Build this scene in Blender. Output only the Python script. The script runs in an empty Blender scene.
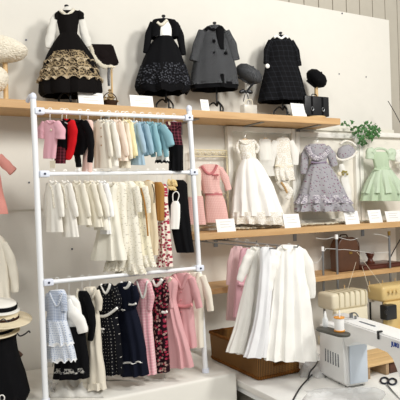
import bpy, bmesh, math, random
from mathutils import Vector, Matrix, noise
random.seed(7)
S = bpy.context.scene
COL = S.collection
PI = math.pi
sin, cos = math.sin, math.cos
# ------------------------------------------------------------------ camera
F = 560.0
TH = math.radians(28.4); RHO = math.radians(1.7); PIT = math.atan(2/560)
CAM = Vector((0, -2.7, 1.5))
V = Vector((sin(TH)*cos(PIT), cos(TH)*cos(PIT), sin(PIT)))
R0 = Vector((cos(TH), -sin(TH), 0)); U0 = R0.cross(V)
RR = cos(RHO)*R0 - sin(RHO)*U0
UU = sin(RHO)*R0 + cos(RHO)*U0
cd = bpy.data.cameras.new('camera'); co = bpy.data.objects.new('camera', cd); COL.objects.link(co)
m3 = Matrix((RR, UU, -V)).transposed()
co.matrix_world = Matrix.Translation(CAM) @ m3.to_4x4()
cd.sensor_width = 36; cd.lens = 36*F/400; cd.clip_start = .05
S.camera = co
def ray(x, y): return V + (x-200)/F*RR - (y-200)/F*UU
def WY(x, y, Y):
    d = ray(x, y); return CAM + d*((Y-CAM.y)/d.y)
def WZ(x, y, z):
    d = ray(x, y); return CAM + d*((z-CAM.z)/d.z)
class Plane:
    """upright plane a thing hangs or stands in: e = width direction, n = towards the viewer"""
    def __init__(s, px, py, Y, phi=0):
        s.o = WY(px, py, Y); a = math.radians(phi)
        s.e = Vector((cos(a), sin(a), 0)); s.n = Vector((sin(a), -cos(a), 0))
        if s.n.dot(V) > 0: s.n = -s.n
    def p(s, x, y, off=0):
        o = s.o + s.n*off
        d = ray(x, y); t = (o-CAM).dot(s.n)/d.dot(s.n)
        return CAM + d*t
    def s2(s, x, y, off=0):
        q = s.p(x, y, off) - s.o
        return q.dot(s.e), q.z + s.o.z
    def w(s, u, z, off=0):
        v = s.o + s.e*u + s.n*off; v.z = z; return v
# ------------------------------------------------------------------ materials
MATS = {}
class NT:
    def __init__(s, m): s.t = m.node_tree; s.N = s.t.nodes; s.L = s.t.links
    def new(s, typ, **k):
        n = s.N.new(typ)
        for a, b in k.items(): setattr(n, a, b)
        return n
    def lk(s, a, b): s.L.new(a, b)
    def math(s, op, a, b=None):
        n = s.N.new('ShaderNodeMath'); n.operation = op
        for i, v in enumerate((a, b)):
            if v is None: continue
            if isinstance(v, (int, float)): n.inputs[i].default_value = v
            else: s.lk(v, n.inputs[i])
        return n.outputs[0]
    def mix(s, fac, a, b):
        n = s.N.new('ShaderNodeMix'); n.data_type = 'RGBA'
        if isinstance(fac, (int, float)): n.inputs[0].default_value = fac
        else: s.lk(fac, n.inputs[0])
        for i, v in ((6, a), (7, b)):
            if isinstance(v, tuple): n.inputs[i].default_value = (*v, 1)
            else: s.lk(v, n.inputs[i])
        return n.outputs[2]
def c(h):
    h = h.lstrip('#'); o = []
    for i in (0, 2, 4):
        v = int(h[i:i+2], 16)/255
        o.append(v/12.92 if v <= .04045 else ((v+.055)/1.055)**2.4)
    return tuple(o)
def mat(name, col, rough=.85, pat=None, c2=None, c3=None, sc=.01, r=.3, metal=0, bump=.15, bscale=220, sheen=0, alpha=1, trans=0, var=.06):
    if name in MATS: return MATS[name]
    m = bpy.data.materials.new(name); m.use_nodes = True; MATS[name] = m
    g = NT(m); bs = g.N['Principled BSDF']
    A = c(col); B = c(c2) if c2 else A; D = c(c3) if c3 else B
    uv = g.new('ShaderNodeUVMap').outputs[0] if pat else None
    tc = g.new('ShaderNodeTexCoord').outputs['Object']
    out = A
    def scaled(k):
        n = g.new('ShaderNodeVectorMath', operation='SCALE'); g.lk(uv, n.inputs[0]); n.inputs[3].default_value = k
        return n.outputs[0]
    def sep(v):
        n = g.new('ShaderNodeSeparateXYZ'); g.lk(v, n.inputs[0]); return n.outputs
    def vor(v, rnd=1, feat='F1'):
        n = g.new('ShaderNodeTexVoronoi', feature=feat, voronoi_dimensions='2D'); g.lk(v, n.inputs['Vector'])
        n.inputs['Scale'].default_value = 1; n.inputs['Randomness'].default_value = rnd; return n
    if pat in ('gingham', 'plaid', 'stripes', 'tweed'):
        x, y, _ = sep(scaled(1/sc))
        fx = g.math('FRACT', x); fy = g.math('FRACT', y)
        if pat == 'gingham':
            a = g.math('GREATER_THAN', fx, .5); b = g.math('GREATER_THAN', fy, .5)
            out = g.mix(g.math('MULTIPLY', g.math('ADD', a, b), .5), A, B)
        elif pat == 'plaid':
            a = g.math('LESS_THAN', fx, r); b = g.math('LESS_THAN', fy, r)
            out = g.mix(g.math('MULTIPLY', g.math('ADD', a, b), .5), A, B)
        elif pat == 'stripes':
            out = g.mix(g.math('LESS_THAN', fy, r), A, B)
        else:
            a = g.math('GREATER_THAN', fx, .5); b = g.math('GREATER_THAN', fy, .5)
            k = g.math('ABSOLUTE', g.math('SUBTRACT', a, b))
            v = vor(scaled(1.7/sc)); k2 = g.math('GREATER_THAN', v.outputs['Distance'], .42)
            out = g.mix(g.math('MULTIPLY', g.math('ADD', k, k2), .5), A, B)
    elif pat == 'dots':
        v = vor(scaled(1/sc), .25); out = g.mix(g.math('LESS_THAN', v.outputs['Distance'], r), A, B)
    elif pat == 'floral':
        v = vor(scaled(1/sc), 1)
        n = g.new('ShaderNodeTexNoise'); g.lk(scaled(4/sc), n.inputs['Vector']); n.inputs['Scale'].default_value = 1
        d = g.math('ADD', v.outputs['Distance'], g.math('MULTIPLY', g.math('SUBTRACT', n.outputs[0], .5), .5))
        k = g.math('LESS_THAN', d, r)
        cs = g.new('ShaderNodeSeparateColor'); g.lk(v.outputs['Color'], cs.inputs[0])
        pc = g.mix(g.math('GREATER_THAN', cs.outputs[0], .5), B, D)
        out = g.mix(k, A, pc)
    elif pat == 'lace':
        v = vor(scaled(1/sc), .7, 'DISTANCE_TO_EDGE')
        k = g.math('LESS_THAN', v.outputs['Distance'], r)
        v2 = vor(scaled(.35/sc), .8); k2 = g.math('LESS_THAN', g.math('ABSOLUTE', g.math('SUBTRACT', v2.outputs['Distance'], .33)), .1)
        out = g.mix(g.math('MAXIMUM', k, k2), A, B)
    elif pat == 'wood':
        mp = g.new('ShaderNodeMapping'); g.lk(tc, mp.inputs[0]); mp.inputs['Scale'].default_value = (1.2, 9, 14)
        n = g.new('ShaderNodeTexNoise'); g.lk(mp.outputs[0], n.inputs['Vector']); n.inputs['Scale'].default_value = 4; n.inputs['Detail'].default_value = 6
        w = g.new('ShaderNodeTexNoise'); g.lk(mp.outputs[0], w.inputs['Vector']); w.inputs['Scale'].default_value = 22
        k = g.math('ADD', g.math('MULTIPLY', n.outputs[0], 1.5), g.math('MULTIPLY', w.outputs[0], .5)); k = g.math('SUBTRACT', k, .55)
        n2 = g.new('ShaderNodeClamp'); g.lk(k, n2.inputs[0]); out = g.mix(n2.outputs[0], A, B)
    elif pat == 'marble':
        n = g.new('ShaderNodeTexNoise'); g.lk(tc, n.inputs['Vector']); n.inputs['Scale'].default_value = sc; n.inputs['Detail'].default_value = 8
        k = g.math('MULTIPLY', g.math('SUBTRACT', n.outputs[0], .35), 2.2); n2 = g.new('ShaderNodeClamp'); g.lk(k, n2.inputs[0]); out = g.mix(n2.outputs[0], A, B)
    if var and isinstance(out, tuple):
        n = g.new('ShaderNodeTexNoise'); g.lk(tc, n.inputs['Vector']); n.inputs['Scale'].default_value = 14; n.inputs['Detail'].default_value = 4
        out = g.mix(n.outputs[0], tuple(max(0, v*(1-var)) for v in A), tuple(min(1, v*(1+var)) for v in A))
    if isinstance(out, tuple): bs.inputs['Base Color'].default_value = (*out, 1)
    else: g.lk(out, bs.inputs['Base Color'])
    if rough >= .8: bs.inputs['Specular IOR Level'].default_value = .15
    bs.inputs['Roughness'].default_value = rough; bs.inputs['Metallic'].default_value = metal
    if sheen: bs.inputs['Sheen Weight'].default_value = sheen
    if bump:
        n = g.new('ShaderNodeTexNoise'); g.lk(tc, n.inputs['Vector']); n.inputs['Scale'].default_value = bscale; n.inputs['Detail'].default_value = 3
        b = g.new('ShaderNodeBump'); b.inputs['Strength'].default_value = bump; b.inputs['Distance'].default_value = .004
        g.lk(n.outputs[0], b.inputs['Height']); g.lk(b.outputs[0], bs.inputs['Normal'])
    bs.inputs['Alpha'].default_value = alpha
    if trans: bs.inputs['Transmission Weight'].default_value = trans
    return m
ivory = mat('ivory_cloth', '#ebe7dd'); cream = mat('cream_cloth', '#e5dece'); white = mat('white_cloth', '#f4f2ec')
offw = mat('natural_cloth', '#e6dcc4'); black = mat('black_cloth', '#08080b', var=.3); velvet = mat('black_velvet', '#0b0706')
blkdark = mat('black_wool', '#060608', bump=.4)
pink = mat('pink_cloth', '#e0adb7'); dpink = mat('rose_cloth', '#d6a3a5'); blush = mat('blush_cloth', '#ecc9bd'); red = mat('red_cloth', '#c8171f')
navy = mat('navy_cloth', '#0f1322'); sky = mat('pale_blue_cloth', '#a3bccb'); aqua = mat('aqua_cloth', '#8fb9c2'); yell = mat('pale_yellow_cloth', '#efe2b4')
maroon = mat('maroon_check', '#3a151c', pat='plaid', c2='#7a3440', sc=.012, r=.3)
tartan = mat('tartan', '#33121a', pat='plaid', c2='#8a4652', sc=.014, r=.22)
brown = mat('caramel_cloth', '#a8793f'); beige = mat('beige_cloth', '#dfcfb2')
rosefl = mat('rose_print', '#e9dccf', pat='floral', c2='#a8374c', c3='#8f3546', sc=.013, r=.38)
darkfl = mat('dark_rose_print', '#210a14', pat='floral', c2='#9a2f45', c3='#a88880', sc=.013, r=.36)
polka = mat('polka_dot', '#0b0c12', pat='dots', c2='#c9c6bd', sc=.0135, r=.09)
creamdots = mat('sprigged_cream', '#eae5d6', pat='floral', c2='#c6c2b2', c3='#d3cbb5', sc=.013, r=.16)
lacecream = mat('cream_lace', '#ece7da', pat='lace', c2='#d4ccb8', sc=.008, r=.1)
bluelace = mat('blue_gingham', '#dfe4ec', pat='gingham', c2='#8194b4', sc=.006)
eyelet = mat('white_eyelet', '#dbe1ea', pat='dots', c2='#8fa0bd', sc=.009, r=.22); eyedge = mat('eyelet_edge', '#f1f2f3')
goldlace = mat('gold_lace', '#1c130f', pat='lace', c2='#a08d6d', sc=.011, r=.08); goldedge = mat('gold_edge', '#c9b798', pat='dots', c2='#3a2a1e', sc=.007, r=.22)
whitelace = mat('white_lace', '#f1efea', pat='lace', c2='#ddd6c6', sc=.008, r=.1)
tweed = mat('grey_tweed', '#0c0d0f', pat='tweed', c2='#5f6062', sc=.013)
plaidb = mat('black_plaid', '#0a0a0d', pat='plaid', c2='#24262b', sc=.03, r=.12)
borderfl = mat('grey_flower_border', '#08080b', pat='floral', c2='#4a4c52', c3='#2c2d33', sc=.012, r=.3)
pinktw = mat('pink_tweed', '#dfaca5', pat='plaid', c2='#f4d3c9', sc=.009, r=.25)
lav = mat('lavender_print', '#a19fa3', pat='floral', c2='#80586e', c3='#85808a', sc=.02, r=.19)
lavfr = mat('lavender_lace', '#d6d2d4', pat='lace', c2='#8f8894', sc=.009, r=.12)
mint = mat('mint_tulle', '#b7c8ab', rough=.85); mintlight = mat('mint_sheer', '#c9d9be', rough=.6, alpha=.85)
sheer = mat('sheer_white', '#f3f1ea', alpha=.55, rough=.6); tulle = mat('white_tulle', '#f5f3ec', alpha=.8)
fur = mat('cream_fur', '#e9e1cf', bump=.8, bscale=160)
wood = mat('pine_board', '#d3ae7c', pat='wood', c2='#b98e5c', rough=.55, bump=.05)
woodl = mat('light_wood', '#d9b987', pat='wood', c2='#c9a36c', rough=.5, bump=.05)
walnut = mat('dark_wood', '#57301c', pat='wood', c2='#3a1d10', rough=.4, bump=.05)
leather = mat('brown_leather', '#553520', rough=.45, bump=.1, bscale=60, var=.3)
mahog = mat('red_wood', '#55291b', rough=.3, bump=0)
wpaint = mat('white_paint_metal', '#eef0f2', rough=.35, bump=0, var=0)
clampm = mat('white_plastic', '#dfe4f0', rough=.3, bump=0, var=0)
boltm = mat('dark_screw', '#1c2440', rough=.4, bump=0, var=0)
steel = mat('grey_steel', '#8d8f90', rough=.35, metal=.7, bump=0, var=0)
wirem = mat('hanger_wire', '#dcdcd8', rough=.3, metal=.3, bump=0, var=0)
blackm = mat('black_metal', '#0e0e10', rough=.35, bump=0, var=0)
bplast = mat('black_plastic', '#17181a', rough=.4, bump=0, var=0)
brass = mat('brass', '#a98748', rough=.3, metal=.9, bump=0)
paper = mat('white_card', '#f5f4f0', rough=.7, bump=0, var=0); ink = mat('grey_print', '#cfcdc8', bump=0, var=0)
machw = mat('machine_white', '#f1f1ef', rough=.3, bump=0, var=0)
machs = mat('machine_pale_blue', '#d5dfea', rough=.3, bump=0, var=0)
slate = mat('grey_tray', '#46453e', rough=.5, bump=0)
sergc = mat('cream_machine', '#ddd3b9', rough=.4, bump=0, var=.02); sergy = mat('golden_machine', '#d6bb80', rough=.4, bump=0)
thread = mat('white_thread', '#f3f2ee', rough=.7, pat='stripes', c2='#e0dfda', sc=.0022, r=.3, bump=0); orange = mat('orange_plastic', '#e39a3c', rough=.4, bump=0)
wick = mat('wicker', '#96682c', pat='stripes', c2='#4f3212', sc=.0085, r=.4, rough=.6, bump=.3)
film = mat('clear_film', '#f4f4f3', rough=.3, alpha=.38, bump=.2, bscale=25, var=0)
leafm = mat('ivy_green', '#3c6e34', rough=.5, var=.35); stemm = mat('ivy_stem', '#5a5a38')
ironw = mat('cream_iron', '#d9cda9', rough=.6); ribbon = mat('black_ribbon', '#111114', rough=.3, bump=0)
frpaint = mat('frame_paint', '#efece3', rough=.5, bump=.05, var=.03); frback = mat('frame_backing', '#e9e4d8', rough=.9, var=.03)
# ------------------------------------------------------------------ object helpers
def link(name, bm, m, parent=None, smooth=True, inv=None):
    me = bpy.data.meshes.new(name)
    bmesh.ops.recalc_face_normals(bm, faces=bm.faces[:]); bm.to_mesh(me); bm.free()
    for mm in (m if isinstance(m, (list, tuple)) else [m]): me.materials.append(mm)
    if smooth:
        for p in me.polygons: p.use_smooth = True
        try: me.set_sharp_from_angle(angle=math.radians(42))
        except Exception: pass
    o = bpy.data.objects.new(name, me); COL.objects.link(o)
    if parent is not None:
        o.parent = parent
        me.transform(Matrix.Translation(-Vector(parent['_o'])))
    return o
EMPT = []
def thing(name, label, cat, loc, group=None):
    o = bpy.data.objects.new(name, None); COL.objects.link(o); o.location = loc; o.empty_display_size = .03
    o['_o'] = tuple(loc); EMPT.append(o)
    o['label'] = label; o['category'] = cat
    if group: o['group'] = group
    return o
def tag(o, label, cat, group=None):
    o['label'] = label; o['category'] = cat
    if group: o['group'] = group
    return o
def struct(name, bm, m, parent=None):
    o = link(name, bm, m, parent, smooth=False)
    if parent is None: o['kind'] = 'structure'
    return o
def bmnew(): return bmesh.new()
def box(bm, lo, hi, bev=0, rot=None, mi=0):
    lo = Vector(lo); hi = Vector(hi); ce = (lo+hi)/2; d = hi-lo
    r = bmesh.ops.create_cube(bm, size=1); vs = r['verts']
    bmesh.ops.scale(bm, vec=d, verts=vs)
    if bev:
        es = list({e for v in vs for e in v.link_edges})
        rb = bmesh.ops.bevel(bm, geom=es, offset=bev, segments=3, affect='EDGES', profile=.5)
        vs = list({v for f in rb['faces'] for v in f.verts} | {v for v in vs if v.is_valid})
    if rot is not None: bmesh.ops.rotate(bm, cent=(0, 0, 0), matrix=rot, verts=vs)
    bmesh.ops.translate(bm, vec=ce, verts=vs)
    if mi:
        for f in {f for v in vs for f in v.link_faces}: f.material_index = mi
    return vs
def obox(bm, o, ax, ay, az, bev=0):
    """box from corner o spanned by three vectors"""
    vs = []
    for i in (0, 1):
        for j in (0, 1):
            for k in (0, 1): vs.append(bm.verts.new(o+ax*i+ay*j+az*k))
    fs = [bm.faces.new([vs[i] for i in q]) for q in ((0,1,3,2),(4,6,7,5),(0,4,5,1),(2,3,7,6),(0,2,6,4),(1,5,7,3))]
    if bev:
        es = list({e for f in fs for e in f.edges}); bmesh.ops.bevel(bm, geom=es, offset=bev, segments=3, affect='EDGES', profile=.5)
def smoothpts(P, k=6):
    P = [Vector(p) for p in P]
    if len(P) < 3: return P
    out = []
    for i in range(len(P)-1):
        p0 = P[max(i-1, 0)]; p1 = P[i]; p2 = P[i+1]; p3 = P[min(i+2, len(P)-1)]
        for j in range(k):
            t = j/k
            out.append(.5*((2*p1)+(p2-p0)*t+(2*p0-5*p1+4*p2-p3)*t*t+(3*p1-p0-3*p2+p3)*t**3))
    out.append(P[-1]); return out
def tube(bm, P, r, n=8, k=6, uvl=None, caps=True, fold=0, flat=1.0, axis=None):
    """tube along points; r a number or list"""
    rs = r if isinstance(r, (list, tuple)) else [r]*len(P)
    if k > 1 and len(P) > 2:
        Q = smoothpts([Vector((*Vector(p)[:],)) for p in P], k)
        R = []
        for i in range(len(rs)-1):
            for j in range(k):
                t = j/k; t = t*t*(3-2*t) if False else t
                R.append(rs[i]*(1-t)+rs[i+1]*t)
        R.append(rs[-1])
    else: Q = [Vector(p) for p in P]; R = list(rs)
    uvl = uvl or bm.loops.layers.uv.verify()
    rings = []; up = None; L = 0
    for i, q in enumerate(Q):
        d = (Q[min(i+1, len(Q)-1)]-Q[max(i-1, 0)])
        if d.length < 1e-9: d = Vector((0, 0, 1))
        d.normalize()
        if axis is not None: a = axis - d*axis.dot(d)
        elif up is None: a = d.cross(Vector((.3, .9, .2)))
        else: a = up - d*up.dot(d)
        if a.length < 1e-6: a = d.orthogonal()
        a.normalize(); up = a; b = d.cross(a)
        if i: L += (q-Q[i-1]).length
        ring = []
        for j in range(n):
            t = 2*PI*j/n; rr = R[i]*(1+fold*sin(5*t+i*.35)*.5+fold*.5*sin(i*1.1))
            ring.append(bm.verts.new(q+a*(cos(t)*rr*flat)+b*(sin(t)*rr)))
        rings.append((ring, L))
    for i in range(len(rings)-1):
        (A, la), (B, lb) = rings[i], rings[i+1]
        for j in range(n):
            f = bm.faces.new((A[j], A[(j+1)%n], B[(j+1)%n], B[j]))
            w = 2*PI*R[i]/n
            for l, uv in zip(f.loops, ((j*w, la), ((j+1)*w, la), ((j+1)*w, lb), (j*w, lb))): l[uvl].uv = uv
    if caps:
        bm.faces.new(rings[0][0][::-1]); bm.faces.new(rings[-1][0])
    return bm
def cyl(bm, a, b, r, n=16): return tube(bm, [a, b], r, n=n, k=1)
def lathe(bm, o, prof, n=28, sx=1, sy=1, rot=None, close=True):
    o = Vector(o); rings = []
    for r, z in prof:
        ring = []
        for j in range(n):
            t = 2*PI*j/n; p = Vector((r*cos(t)*sx, r*sin(t)*sy, z))
            if rot is not None: p = rot @ p
            ring.append(bm.verts.new(o+p))
        rings.append(ring)
    uvl = bm.loops.layers.uv.verify()
    for i in range(len(rings)-1):
        for j in range(n):
            f = bm.faces.new((rings[i][j], rings[i][(j+1)%n], rings[i+1][(j+1)%n], rings[i+1][j]))
            for l, (jj, ii) in zip(f.loops, ((j, i), (j+1, i), (j+1, i+1), (j, i+1))):
                l[uvl].uv = (jj/n*2*PI*max(p[0] for p in prof), prof[ii][1]+prof[ii][0])
    if close: bm.faces.new(rings[0][::-1]); bm.faces.new(rings[-1])
    return bm
def ell(bm, o, rx, ry, rz, rot=None, jit=0, sub=3):
    r = bmesh.ops.create_icosphere(bm, subdivisions=sub, radius=1); o = Vector(o)
    for v in r['verts']:
        p = v.co.copy(); k = 1+jit*noise.noise(p*4+o*9)
        q = Vector((p.x*rx, p.y*ry, p.z*rz))*k
        if rot is not None: q = rot @ q
        v.co = o+q
    return bm
def rotz(a): return Matrix.Rotation(a, 3, 'Z')
# ------------------------------------------------------------------ cloth loft
def interp_rows(rows, step=.012):
    out = []
    for i in range(len(rows)-1):
        a, b = rows[i], rows[i+1]
        n = max(2, int(abs(a[2]-b[2])/step))
        a0 = rows[max(i-1, 0)]; b1 = rows[min(i+2, len(rows)-1)]
        for j in range(n):
            t = j/n; q = []
            for k in range(4):
                p0, p1, p2, p3 = a0[k], a[k], b[k], b1[k]
                cr = .5*((2*p1)+(p2-p0)*t+(2*p0-5*p1+4*p2-p3)*t*t+(3*p1-p0-3*p2+p3)*t**3)
                q.append(.5*cr+.5*(p1*(1-t)+p2*t))
            out.append(tuple(q))
    out.append(tuple(rows[-1])); return out
def wrinkle(bm, pl, k, seed=0):
    for v in bm.verts:
        q = v.co*26+Vector((seed, 0, 0)); q.z *= .55
        v.co += pl.n*noise.noise(q)*k + pl.e*noise.noise(q+Vector((7, 3, 1)))*k*.8
def shell(pl, rows, m, name, parent, b=.02, folds=9, amp=.12, off=0, scallop=0, nsc=10, N=56, seed=0, brow=None, foldtop=.15, close_top=True):
    """a cloth body; rows = (y px, x left px, x right px), read on the thing's own plane"""
    RW = []
    for i, rw in enumerate(rows):
        y, xl, xr = rw[:3]
        if len(rw) > 3: bb = rw[3]
        else: bb = b
        if isinstance(y, tuple): yl, yr = y
        else: yl = yr = y
        a, z1 = pl.s2(xl, yl, off); d, z2 = pl.s2(xr, yr, off)
        if a > d: a, d = d, a; z1, z2 = z2, z1
        RW.append((a, d, (z1+z2)/2, bb, (z2-z1)))
    zs = [r[4] for r in RW]
    base = interp_rows([r[:4] for r in RW])
    ztop = RW[0][2]; zbot = RW[-1][2]; H = max(ztop-zbot, 1e-4)
    def tilt(z):
        t = min(max((ztop-z)/H, 0), 1)*(len(zs)-1); i = min(int(t), len(zs)-2); return zs[i]*(1-(t-i))+zs[i+1]*(t-i)
    bm = bmnew(); uvl = bm.loops.layers.uv.verify(); rings = []; rnd = random.Random(seed*13+5)
    ph = [rnd.uniform(0, 6.28) for _ in range(4)]
    seq = [(r, 1.0) for r in base]
    last = base[-1]
    seq.append(((last[0], last[1], last[2]+.0015, last[3]), .93))
    up = base[max(len(base)-4, 0)]
    seq.append(((up[0], up[1], max(up[2], last[2]+.004), up[3]), .86))
    for idx, ((a, d, z, bb), k) in enumerate(seq):
        t = min(max((ztop-z)/H, 0), 1); cc = (a+d)/2; w = (d-a)/2*k; bb = max(bb*k, .003)
        ff = amp*(foldtop+(1-foldtop)*t**1.2); ring = []; tl = tilt(z)
        hemk = max(0, 1-abs(len(base)-1-idx)/3.0) if idx < len(base) else (1 if k > .9 else .6)
        for j in range(N):
            th = 2*PI*j/N
            g = sin(folds*th+ph[0]+.6*sin(t*3+ph[2])) + .45*sin((folds*1.7//1)*th+ph[1]+t*1.3)
            s = w*cos(th)*(1+.25*ff*g*(1-abs(cos(th))**6)); nn = bb*sin(th)*(1+.25*ff*g)+ff*g*min(bb, .03)*.5*sin(th)
            zz = z + tl*(cos(th)*.5) + (scallop*abs(sin(nsc*th*.5)) * hemk if scallop else 0)
            ring.append(bm.verts.new(pl.w(cc+s, zz, off+nn)))
        rings.append((ring, w, z))
    for i in range(len(rings)-1):
        A, wa, za = rings[i]; B, wb, zb = rings[i+1]
        for j in range(N):
            f = bm.faces.new((A[j], A[(j+1)%N], B[(j+1)%N], B[j]))
            for l, (jj, w_, z_) in zip(f.loops, ((j, wa, za), (j+1, wa, za), (j+1, wb, zb), (j, wb, zb))):
                # metres across the front
                q = jj if jj <= N//2 else N-jj
                l[uvl].uv = (w_*(1-cos(PI*q/(N/2)))*1.0+.3, z_)
    if close_top: bm.faces.new(rings[0][0])
    bm.faces.new(rings[-1][0][::-1])
    wrinkle(bm, pl, min(.0035, b*.15), seed)
    return link(name, bm, m, parent)
def sleeve(pl, path, m, name, parent, off=0, fold=.1, flat=.62, n=18):
    """path = (x px, y px, radius px)"""
    P = []; R = []
    for x, y, r in path:
        q = pl.p(x, y, off); P.append(q)
        a = pl.p(x-r, y, off); b_ = pl.p(x+r, y, off); R.append(min((b_-a).length/2, r/F*(q-CAM).dot(V)*1.35))
    bm = bmnew(); tube(bm, P, R, n=n, k=7, fold=fold, axis=pl.n.copy(), flat=flat); wrinkle(bm, pl, .0035)
    return link(name, bm, m, parent)
def strip(pl, pts, r, m, name, parent, off=0, n=8, flat=1, k=6):
    q0 = pl.p(pts[0][0], pts[0][1], off); rr = r/F*(q0-CAM).dot(V)
    bm = bmnew(); tube(bm, [pl.p(x, y, off+(o[0] if o else 0)) for x, y, *o in pts], rr, n=n, k=k, axis=pl.n.copy(), flat=flat)
    return link(name, bm, m, parent)
def dot(pl, x, y, r, m, name, parent, off, squash=.4):
    q = pl.p(x, y, off); rr = r/F*(q-CAM).dot(V)
    bm = bmnew(); a = math.atan2(pl.e.y, pl.e.x)
    ell(bm, q, rr, rr*squash, rr, rotz(a), sub=2); return link(name, bm, m, parent)
def bow(pl, x, y, w, m, name, parent, off):
    bm = bmnew(); q = pl.p(x, y, off); k = w/F*(q-CAM).dot(V)
    a = math.atan2(pl.e.y, pl.e.x); R = rotz(a)
    ell(bm, q, k*.2, k*.2, k*.22, R, sub=2)
    for s in (-1, 1):
        rr = R @ Matrix.Rotation(s*.25, 3, 'Y')
        ell(bm, q+R @ Vector((s*k*.5, 0, k*.05)), k*.45, k*.16, k*.28, rr, sub=2)
        tube(bm, [q, q+R @ Vector((s*k*.25, -.001, -k*.6)), q+R @ Vector((s*k*.4, 0, -k*1.2))], [k*.1, k*.14, k*.12], n=6, k=4, flat=.4)
    return link(name, bm, m, parent)
def new_garment(name, label, cat, group, x, y, Y, phi):
    pl = Plane(x, y, Y, phi); return thing(name, label, cat, pl.o, group), pl
def hanger(pl, x, ytop, y, half, label, group, m=None, hookr=.009, drop=2.5, offm=0):
    """hook on a bar plus shoulder bar, a thing of its own"""
    q = pl.p(x, ytop); g = thing('clothes_hanger', ' '.join(label.split()[:16]), 'hanger', q, group); m = m or wirem
    hk = []; k = hookr
    for a in range(-20, 231, 25):
        t = math.radians(a); hk.append(q+Vector((cos(t)*k*.9, 0, 0)) * 1 + pl.e*0 + Vector((0, 0, sin(t)*k)))
    base = pl.p(x, y); hk = hk[::-1]
    hk = hk[::-1]
    bm = bmnew(); tube(bm, hk[::-1]+[], .0012, n=5, k=1)
    tube(bm, [hk[-1], Vector((base.x, base.y, base.z))], .0012, n=5, k=1) if False else tube(bm, [hk[0], q+Vector((0, 0, -k*1.2)), base], .0012, n=5, k=1)
    link('hook', bm, wirem, g)
    bm = bmnew(); L = pl.p(x-half, y+drop); Rr = pl.p(x+half, y+drop)
    tube(bm, [L, base, Rr], [.0022, .003, .0022], n=6, k=4); link('shoulder_bar', bm, m, g)
    return g
# ------------------------------------------------------------------ the setting
wallm = mat('wall_paint', '#dedad0', rough=.8, bump=.12, bscale=18, var=.03)
bm = bmnew(); box(bm, (-2.2, 0, 0), (2.951, .03, 2.69)); struct('wall_back', bm, wallm)
pm = mat('panelling_paint', '#b7b0a1', rough=.6, bump=.05)
bm = bmnew(); box(bm, (-2.2, .075, 0), (5.6, .1, 3.6))
for i in range(66): box(bm, (-2.2+i*.118, .065, 0), (-2.2+i*.118+.112, .08, 3.6), .003)
struct('wall_panelled', bm, pm)
fl = mat('floor_concrete', '#b9b2a4', rough=.6, pat='marble', c2='#a79f90', sc=3)
bm = bmnew(); box(bm, (-2.2, -6, -.05), (5.6, .1, 0)); struct('floor', bm, fl)
bm = bmnew()
a0 = WY(-20, 209, -.001); box(bm, (-2.0, -.014, a0.z-.009), (1.10, 0, a0.z+.009)); struct('trim_1', bm, wallm)
a0 = WY(360, 130.5, 0); bm = bmnew(); box(bm, (1.62, -.014, a0.z-.012), (2.951, 0, a0.z+.012)); 
struct('trim_2', bm, mat('trim_paint', '#dcd8ca', rough=.6))
for x, y, w in ((26, 40, .0045), (29, 182.5, .004), (72, 249, .0045), (339, 74, .004), (366, 77, .004), (342, 13.5, .005)):
    q = WY(x, y, 0) if y > 20 else WY(x, y, .0)
    bm = bmnew(); o = q; tube(bm, [Vector((o.x, .001, o.z)), Vector((o.x, -.003, o.z))], w, n=10, k=1)
    tag(link('wall_screw', bm, boltm), {26: 'small dark screw in the wall beside the cream fur hat', 29: 'small dark screw in the wall just left of the rack post', 72: 'dark screw in the bare wall below the ivory dresses',
        339: 'small screw in the upper wall nearer the black beret', 366: 'small screw in the upper wall farther right of the pair', 342: 'dark fitting at the top edge of the white wall board'}[x], 'screw', 'screws in the wall')
# shelves
def shelf(x0, x1, z0, z1, label, y0=-.23, g='pine wall shelves'):
    bm = bmnew(); box(bm, (x0, y0, z0), (x1, 0, z1), .002); o = link('wall_shelf', bm, wood, None, smooth=False); tag(o, label, 'shelf', g); return o
shelf(-1.2, 2.28, 1.925, 1.962, 'long pine shelf along the top carrying black dresses and hats')
shelf(1.315, 3.6, 1.308, 1.342, 'long pine shelf at mid height carrying framed dresses and cards')
shelf(1.33, 3.6, 1.03, 1.058, 'lowest pine shelf carrying the brown case and turned stand')
bk = [(.9, 1.925), (1.35, 1.925), (1.75, 1.925), (2.15, 1.925), (1.55, 1.308), (2.1, 1.308), (2.65, 1.308), (1.9, 1.03)]
for i, (x, z) in enumerate(bk):
    bm = bmnew(); box(bm, (x-.012, -.2, z-.005), (x+.012, 0, z-.0005)); box(bm, (x-.012, -.005, z-.06), (x+.012, -.0005, z))
    where = ['behind the rack under the top shelf', 'under the top shelf above the pink suit', 'under the top shelf above the white gown', 'under the top shelf above the lavender dress',
             'under the middle shelf above the pink robe', 'under the middle shelf above the lone long white dress', 'under the middle shelf right of the leather case', 'under the lowest shelf behind the white dress'][i]
    tag(link('shelf_bracket', bm, steel, None, smooth=False), 'thin grey metal bracket '+where, 'bracket', 'shelf brackets')
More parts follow.
